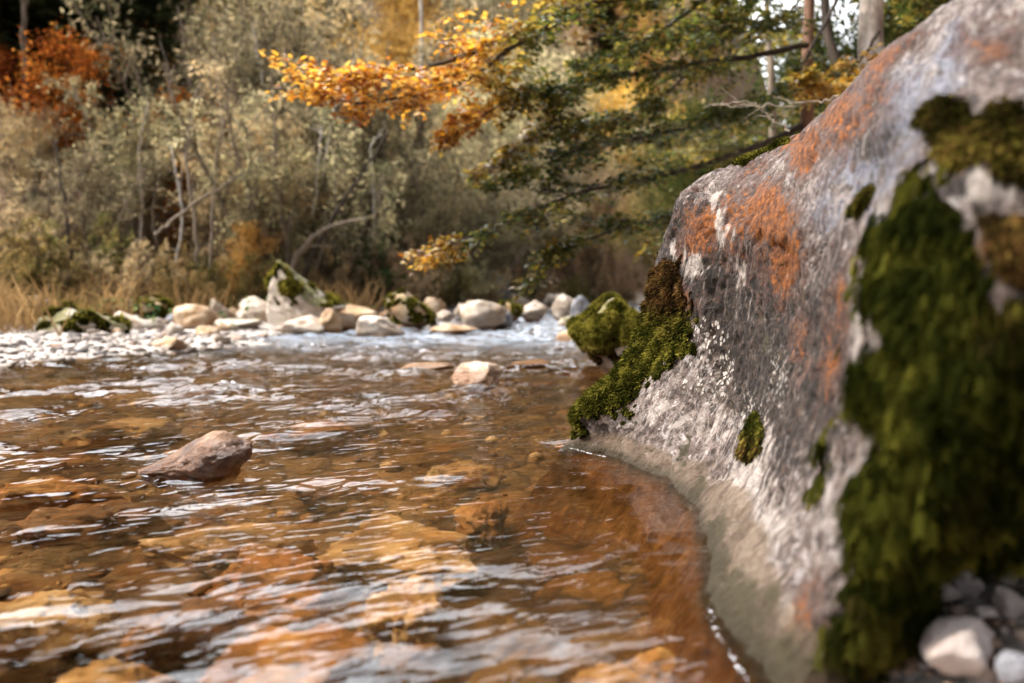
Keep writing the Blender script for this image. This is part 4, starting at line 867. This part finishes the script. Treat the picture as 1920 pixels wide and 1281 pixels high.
pole('dead_sapling', [(292, 440, 13.2), (350, 392, 13.3), (430, 342, 13.4), (520, 285, 13.6)], .03, .012, 'bark', 'slender dead stem leaning to the right across the willows', twigs=3, seed=5)
pole('leaning_willow', [(528, 540, 14.0), (560, 478, 14.0), (610, 430, 13.9), (690, 408, 13.8)], .07, .018, 'bark', 'thick stem arching low to the right behind the peaked boulder', twigs=4, seed=6)
pole('leaning_willow', [(560, 540, 14.2), (590, 470, 14.2), (650, 370, 14.2), (730, 245, 14.4)], .06, .015, 'darkbark', 'dark willow stem leaning steeply right behind the peaked boulder', twigs=4, seed=7)
pole('bare_sapling', [(588, 400, 15.0), (600, 280, 15.0), (615, 150, 15.1)], .022, .01, 'whitebark', 'thin white bare stem among the silvery willow, left one', twigs=2, seed=8)
pole('bare_sapling', [(605, 330, 15.2), (622, 230, 15.2), (640, 130, 15.3)], .02, .01, 'whitebark', 'thin white bare stem among the silvery willow, right one', twigs=2, seed=9)
pole('dead_tree', [(790, 330, 26), (790, 100, 26), (789, -60, 26)], .07, .05, 'whitebark', 'bleached dead trunk above the orange leaves at the top', seed=10)
pole('bare_tree', [(48, 430, 17), (47, 200, 17), (45, 40, 17.2), (44, -40, 17.2)], .07, .045, 'bark', 'grey bare trunk in front of the conifers at the top left', twigs=4, seed=11)
pole('bare_sapling', [(135, 560, 12.6), (128, 430, 12.7), (112, 330, 12.8), (105, 260, 13)], .035, .012, 'darkbark', 'crooked dark stem rising from the grass at left', twigs=5, seed=12)
for i, (px, d, top) in enumerate([(255, 14.6, 190), (300, 15.2, 120), (330, 14.2, 260), (425, 15.4, 60), (470, 14.6, 180), (500, 16.2, 40), (575, 16.4, 90), (655, 16.8, 70), (690, 16.0, 250)]):
    o_ = pole('bare_sapling', [(px, 500, d), (px + 12 * (-1) ** i, 400, d), (px + 6 * (-1) ** (i // 2), 280, d), (px + 26 * (-1) ** (i // 3), top, d + .1)], .028, .009, ('palebark', 'bark', 'whitebark')[i % 3], 'one of the thin pale bare stems rising out of the willow thicket', twigs=3, seed=60 + i); o_['group'] = 'thin bare stems in the willow thicket'
pole('fallen_tree', [(985, 236, 26), (1030, 240, 26), (1072, 248, 26)], .10, .07, 'whitebark', 'bleached fallen trunk beside the white rock face on the slope', seed=13)

# ------------------------------------------------------------------ right bank: beeches with boughs over the river
def beech_leaf():
    m = NT('beech_leaf'); t = m.attr('tint'); a = m.attr('autumn')
    g = m.ramp(t, [(.1, (.026, .048, .014)), (.45, (.06, .095, .024)), (.8, (.11, .14, .034)), (.97, (.22, .19, .045))])
    o_ = m.ramp(t, [(.08, (.22, .055, .010)), (.35, (.45, .20, .02)), (.65, (.60, .34, .045)), (.95, (.66, .46, .15))])
    c = m.mix(a, g, o_); d = m.n('BsdfPrincipled'); m.set(d.inputs['Base Color'], c); d.inputs['Roughness'].default_value = .42; d.inputs['Specular IOR Level'].default_value = .45
    tr = m.n('BsdfTranslucent'); m.set(tr.inputs[0], m.mix(1., c, (1.3, 1.15, .7), 'MULTIPLY')); mx = m.n('MixShader'); mx.inputs[0].default_value = .5
    m.t.links.new(d.outputs[0], mx.inputs[1]); m.t.links.new(tr.outputs[0], mx.inputs[2]); return m.done(mx)
M['beech'] = beech_leaf()
def bough(pts, r0, parent, seed, nsec=14, per=26, leaf=.075, start=.25, autumn=None, seclen=1.0, spreadz=.10):
    """one bough with flat sprays of twigs; the leaves are a sub-part of the bough"""
    rng_ = rnd(seed); p = spline(np.array([P(*q) for q in pts]), 36); base = np.array(parent.location); acc = Acc(); la = Acc()
    p[1:] += np.cumsum(.012 * rng_.normal(size=(35, 3)), 0) * .6
    V, Fq = tube(p - base, np.linspace(r0, r0 * .12, 36) , 6); acc.add(V, Fq); Ls = []; As = []
    def spray(s):
        k = per; f = rng_.random(k) ** .8; i = np.minimum((f * (len(s) - 1)).astype(int), len(s) - 2); q = s[i] + (s[i + 1] - s[i]) * (f * (len(s) - 1) - i)[:, None]; tg = unit(s[i + 1] - s[i]); sd = unit(np.cross(tg, [0, 0, 1])) * np.where(rng_.random(k) < .5, 1, -1)[:, None]
        ax = unit(tg * .7 + sd + .3 * rng_.normal(size=(k, 3))); Ls.append(q + ax * leaf * .55 + .03 * rng_.normal(size=(k, 3)) + [0, 0, -.015]); As.append(ax)
    ends = [p[-9:]]
    for j in range(nsec):
        t = start + (1 - start) * (j + rng_.random()) / nsec; i = min(int(t * 35), 34); tg = unit(p[min(i + 1, 35)] - p[i]); sd = unit(np.cross(tg, [0, 0, 1])) * (1 if j % 2 else -1)
        L = seclen * (.5 + .7 * rng_.random()) * (1.1 - .65 * t); s = stem_path(p[i], tg * .75 + sd * .75 + spreadz * rng_.normal(size=3) * 2 + [0, 0, .04], L, rng_, 8, .09, 0, .06); V, Fq = tube(s - base, np.linspace(r0 * .3 * (1.1 - .8 * t), .0025, 8), 4); acc.add(V, Fq); spray(s)
        for e in range(6):
            i2 = 1 + int(rng_.random() * 5.9); tg2 = unit(s[i2 + 1] - s[i2]); sd2 = unit(np.cross(tg2, [0, 0, 1])) * (1 if e % 2 else -1); s2 = stem_path(s[i2], tg2 + sd2 * .9 + spreadz * rng_.normal(size=3), L * (.3 + .25 * rng_.random()), rng_, 6, .1, 0, .05); V, Fq = tube(s2 - base, np.linspace(.004, .002, 6), 3); acc.add(V, Fq); spray(s2)
    spray(p[-10:]); spray(p[-16:])
    b = acc.build('bough', M['darkbark'], parent)
    C_ = np.concatenate(Ls); ax = np.concatenate(As); n = len(C_); V, Fq, t = leaves(C_, leaf * (.65 + .6 * rng_.random(n)), rng_, ax=ax + [0, 0, -.15], nrm=rng_.normal(size=(n, 3)) * .38 + [0, 0, 1], aspect=.62, fold=.2)
    px, py = proj(C_); au = autumn(px, py, C_) if autumn else np.zeros(n); au = np.clip(au + .16 * rng_.normal(size=n), 0, 1)
    mk('foliage', V - base, Fq, M['beech'], b, dict(tint=t, autumn=np.repeat(au, 4)), smooth=False)
    return b
au1 = lambda px, py, C_: np.clip(sstep(1030, 790, px) * sstep(340, 220, py) + .22 * sstep(1150, 900, px) + .6 * sstep(40, -30, py) * sstep(1250, 1000, px) + .25 * fbm(C_ * 1.3, 2), 0, 1)
au2 = lambda px, py, C_: np.clip(sstep(920, 790, px) * .5 + .15 * sstep(380, 480, py) + .2 * fbm(C_ * 1.6, 2), 0, 1)
def beech(px, d, r, top, mat, label, leanpx=0, forks=0):
    b = np.array([(px - W2) / F * d, d, 0]); b[2] = Tz(b[0], b[1]); e = empty('beech_tree', b); tag(e, label, 'tree', 'trees on the right bank')
    q = P(px + leanpx, 0, d + .2); t = np.array([b, b * .5 + P(px, 200, d) * .5, P(px + leanpx * .4, 150, d), q, q + np.array([.1, .1, top - q[2]])]); p = spline(t, 24); V, Fq = tube(p - b, np.linspace(r * 1.15, r * .55, 24), 10); mk('trunk', V, Fq, M[mat], e); return e
t1 = beech(1512, 9.2, .085, 7.5, 'redbark', 'straight brown-barked tree behind the ridge of the big boulder', 6)
t2 = beech(1452, 10.5, .055, 7.0, 'bark', 'thin grey crooked tree left of the brown-barked trunk', -14)
t3 = beech(1642, 8.0, .17, 7.5, 'palebark', 'thick pale-barked tree with peeling patches above the big boulder', -8)
t4 = beech(1592, 9.5, .075, 7.0, 'darkbark', 'dark leaning trunk between the brown and the pale trunks', -45)
t5 = beech(1505, 13, .06, 6.5, 'darkbark', 'dim slender trunk farther back behind the brown-barked tree', 10)
bough([(1512, -180, 9.2), (1300, -70, 8.6), (1140, 0, 8.1), (1000, 50, 7.8), (900, 98, 7.6), (800, 122, 7.4), (700, 128, 7.3), (600, 132, 7.2)], .05, t1, 1, 24, 17, .075, .2, au1, 1.15)
bough([(1512, -60, 9.2), (1280, -20, 8.7), (1110, 12, 8.2), (1010, 72, 7.8), (950, 115, 7.6), (860, 175, 7.4), (700, 205, 7.2), (620, 190, 7.1)], .045, t1, 2, 20, 17, .075, .25, au1, 1.0)
bough([(1512, 85, 9.2), (1442, 97, 9), (1300, 122, 8.6), (1187, 142, 8.2), (1060, 160, 7.9), (960, 190, 7.6), (860, 250, 7.4)], .04, t1, 3, 20, 22, .072, .36, au1, 1.0)
bough([(1508, 235, 9.2), (1440, 268, 8.9), (1367, 292, 8.6), (1260, 322, 8.2), (1190, 333, 8), (1080, 356, 7.7), (980, 395, 7.5), (870, 440, 7.3), (800, 472, 7.2)], .04, t1, 4, 24, 14, .07, .3, au2, .85)
bough([(1452, 200, 10.4), (1380, 225, 9.6), (1270, 240, 8.8), (1160, 262, 8.2), (1060, 285, 7.9), (950, 335, 7.7)], .032, t2, 5, 20, 20, .07, .2, au2, .85)
bough([(1510, 300, 9.2), (1420, 345, 8.6), (1300, 395, 8.1), (1200, 425, 7.8), (1100, 455, 7.5), (1010, 490, 7.4)], .032, t1, 6, 20, 19, .07, .22, au2, .75)
bough([(1452, -90, 10.4), (1330, -10, 9.4), (1230, 60, 8.8), (1130, 120, 8.3), (1030, 230, 8), (930, 300, 7.8)], .035, t2, 7, 22, 21, .072, .25, au1, 1.0)
bough([(1452, 60, 10.4), (1360, 70, 9.7), (1280, 150, 9.2), (1180, 215, 8.7), (1080, 240, 8.4)], .03, t2, 8, 20, 28, .072, .15, lambda px, py, C_: .12 + .3 * fbm(C_, 2), 1.0)
bough([(1648, -140, 8.0), (1500, -60, 8.2), (1350, -30, 8.4), (1200, -20, 8.6), (1050, -40, 8.6)], .045, t3, 9, 24, 28, .072, .1, lambda px, py, C_: .06 + .3 * fbm(C_, 2) + .5 * sstep(1200, 1000, px), 1.0)
bough([(1592, -60, 9.5), (1560, 20, 9.3), (1500, 120, 9.0), (1420, 180, 8.8), (1330, 215, 8.6)], .03, t4, 10, 16, 22, .07, .4, lambda px, py, C_: .05 + .25 * fbm(C_, 2), .8)
bough([(1648, 60, 8.0), (1620, 110, 7.8), (1560, 160, 7.7), (1500, 150, 7.6)], .02, t3, 11, 12, 14, .07, .2, lambda px, py, C_: .45 + .5 * fbm(C_, 2), .5)
bough([(1505, 150, 13), (1450, 200, 12.5), (1380, 250, 12), (1300, 270, 11.5), (1200, 250, 11)], .03, t5, 12, 22, 26, .08, .1, lambda px, py, C_: .1 + .3 * fbm(C_, 2), 1.2)
bough([(1648, -60, 8.0), (1700, -20, 8.2), (1760, 0, 8.5), (1840, -30, 8.8)], .03, t3, 13, 14, 24, .07, .1, lambda px, py, C_: .05 + 0 * px, .7)
bough([(1452, -40, 10.4), (1410, 20, 10.0), (1360, 60, 9.8), (1290, 80, 9.6), (1220, 70, 9.5)], .022, t2, 14, 16, 17, .072, .1, lambda px, py, C_: .08 + .2 * fbm(C_, 2), .8)
bough([(1505, 40, 13), (1450, 70, 12.4), (1390, 110, 12), (1310, 130, 11.6)], .02, t5, 15, 16, 17, .075, .1, lambda px, py, C_: .1 + .2 * fbm(C_, 2), .9)
bough([(1512, -20, 9.2), (1480, 20, 8.9), (1420, 40, 8.6), (1350, 20, 8.4)], .018, t1, 16, 12, 12, .07, .25, lambda px, py, C_: .1 + .2 * fbm(C_, 2), .6)
# background trees of the right bank
RT = [(1300, 20, .60, 'deep'), (1400, 25, .55, 'olive'), (1290, 27, .75, 'tan'), (1240, 24, .55, 'olive'), (1345, 22, .58, 'olive'), (1420, 19, .5, 'deep'), (1560, 15, .62, 'deep'), (1680, 14, .75, 'deep'), (1500, 20, .62, 'deep'), (1610, 21, .8, 'deep'), (1740, 19, .9, 'deep'), (1230, 33, .9, 'gold'), (1820, 15, .9, 'deep'), (1950, 16, 1., 'deep'), (1380, 30, .6, 'gold')]
for i, (px, d, sc, mt_) in enumerate(RT):
    x, y = at(px, d); tree('broad', i % 3, mt_, 'darkbark', x, y, sc, rng.random() * 6.28, 'woodland_tree', 'green or ochre tree in the wood behind the right bank trunks', 'tree', 'trees in the wood behind the right bank')
def drybranch(pts, label, seed): return pole('dry_branch', pts, .007, .003, 'bark', label, 'branch', 4, seed)
drybranch([(1482, 248, 5.2), (1440, 215, 5.3), (1400, 190, 5.4), (1330, 200, 5.6)], 'bare dry twig sticking up behind the boulder ridge', 31)
drybranch([(1600, 170, 5.2), (1545, 190, 5.4), (1430, 198, 5.6), (1320, 196, 5.9)], 'long bare horizontal twig across the trunks', 32)

# ------------------------------------------------------------------ foam flecks along the boulder
def foam():
    rng_ = rnd(15); D, Fs = ICO[1]; line = [(1058, 836), (1085, 846), (1112, 853), (1135, 858)]; l2 = [(1325, 1140), (1345, 1185), (1362, 1215), (1385, 1255), (1402, 1285)]
    acc = Acc()
    for ln, n in ((line, 90), (l2, 40)):
        q = spline(np.array([G(a, b) for a, b in ln]), 60)
        for k in range(n):
            c = q[int(rng_.random() * 59)] + [rng_.normal() * .004, rng_.normal() * .005, .003]; r = .0007 + .0018 * rng_.random() ** 3
            acc.add(D * r * [1.5, 1.3, .6] + c, Fs)
    m_ = NT('foam'); o = acc.build('foam', m_.done(m_.pbsdf((.78, .78, .8), .3))); tag(o, 'line of white foam bubbles at the foot of the big boulder', 'foam', kind='stuff')
foam()
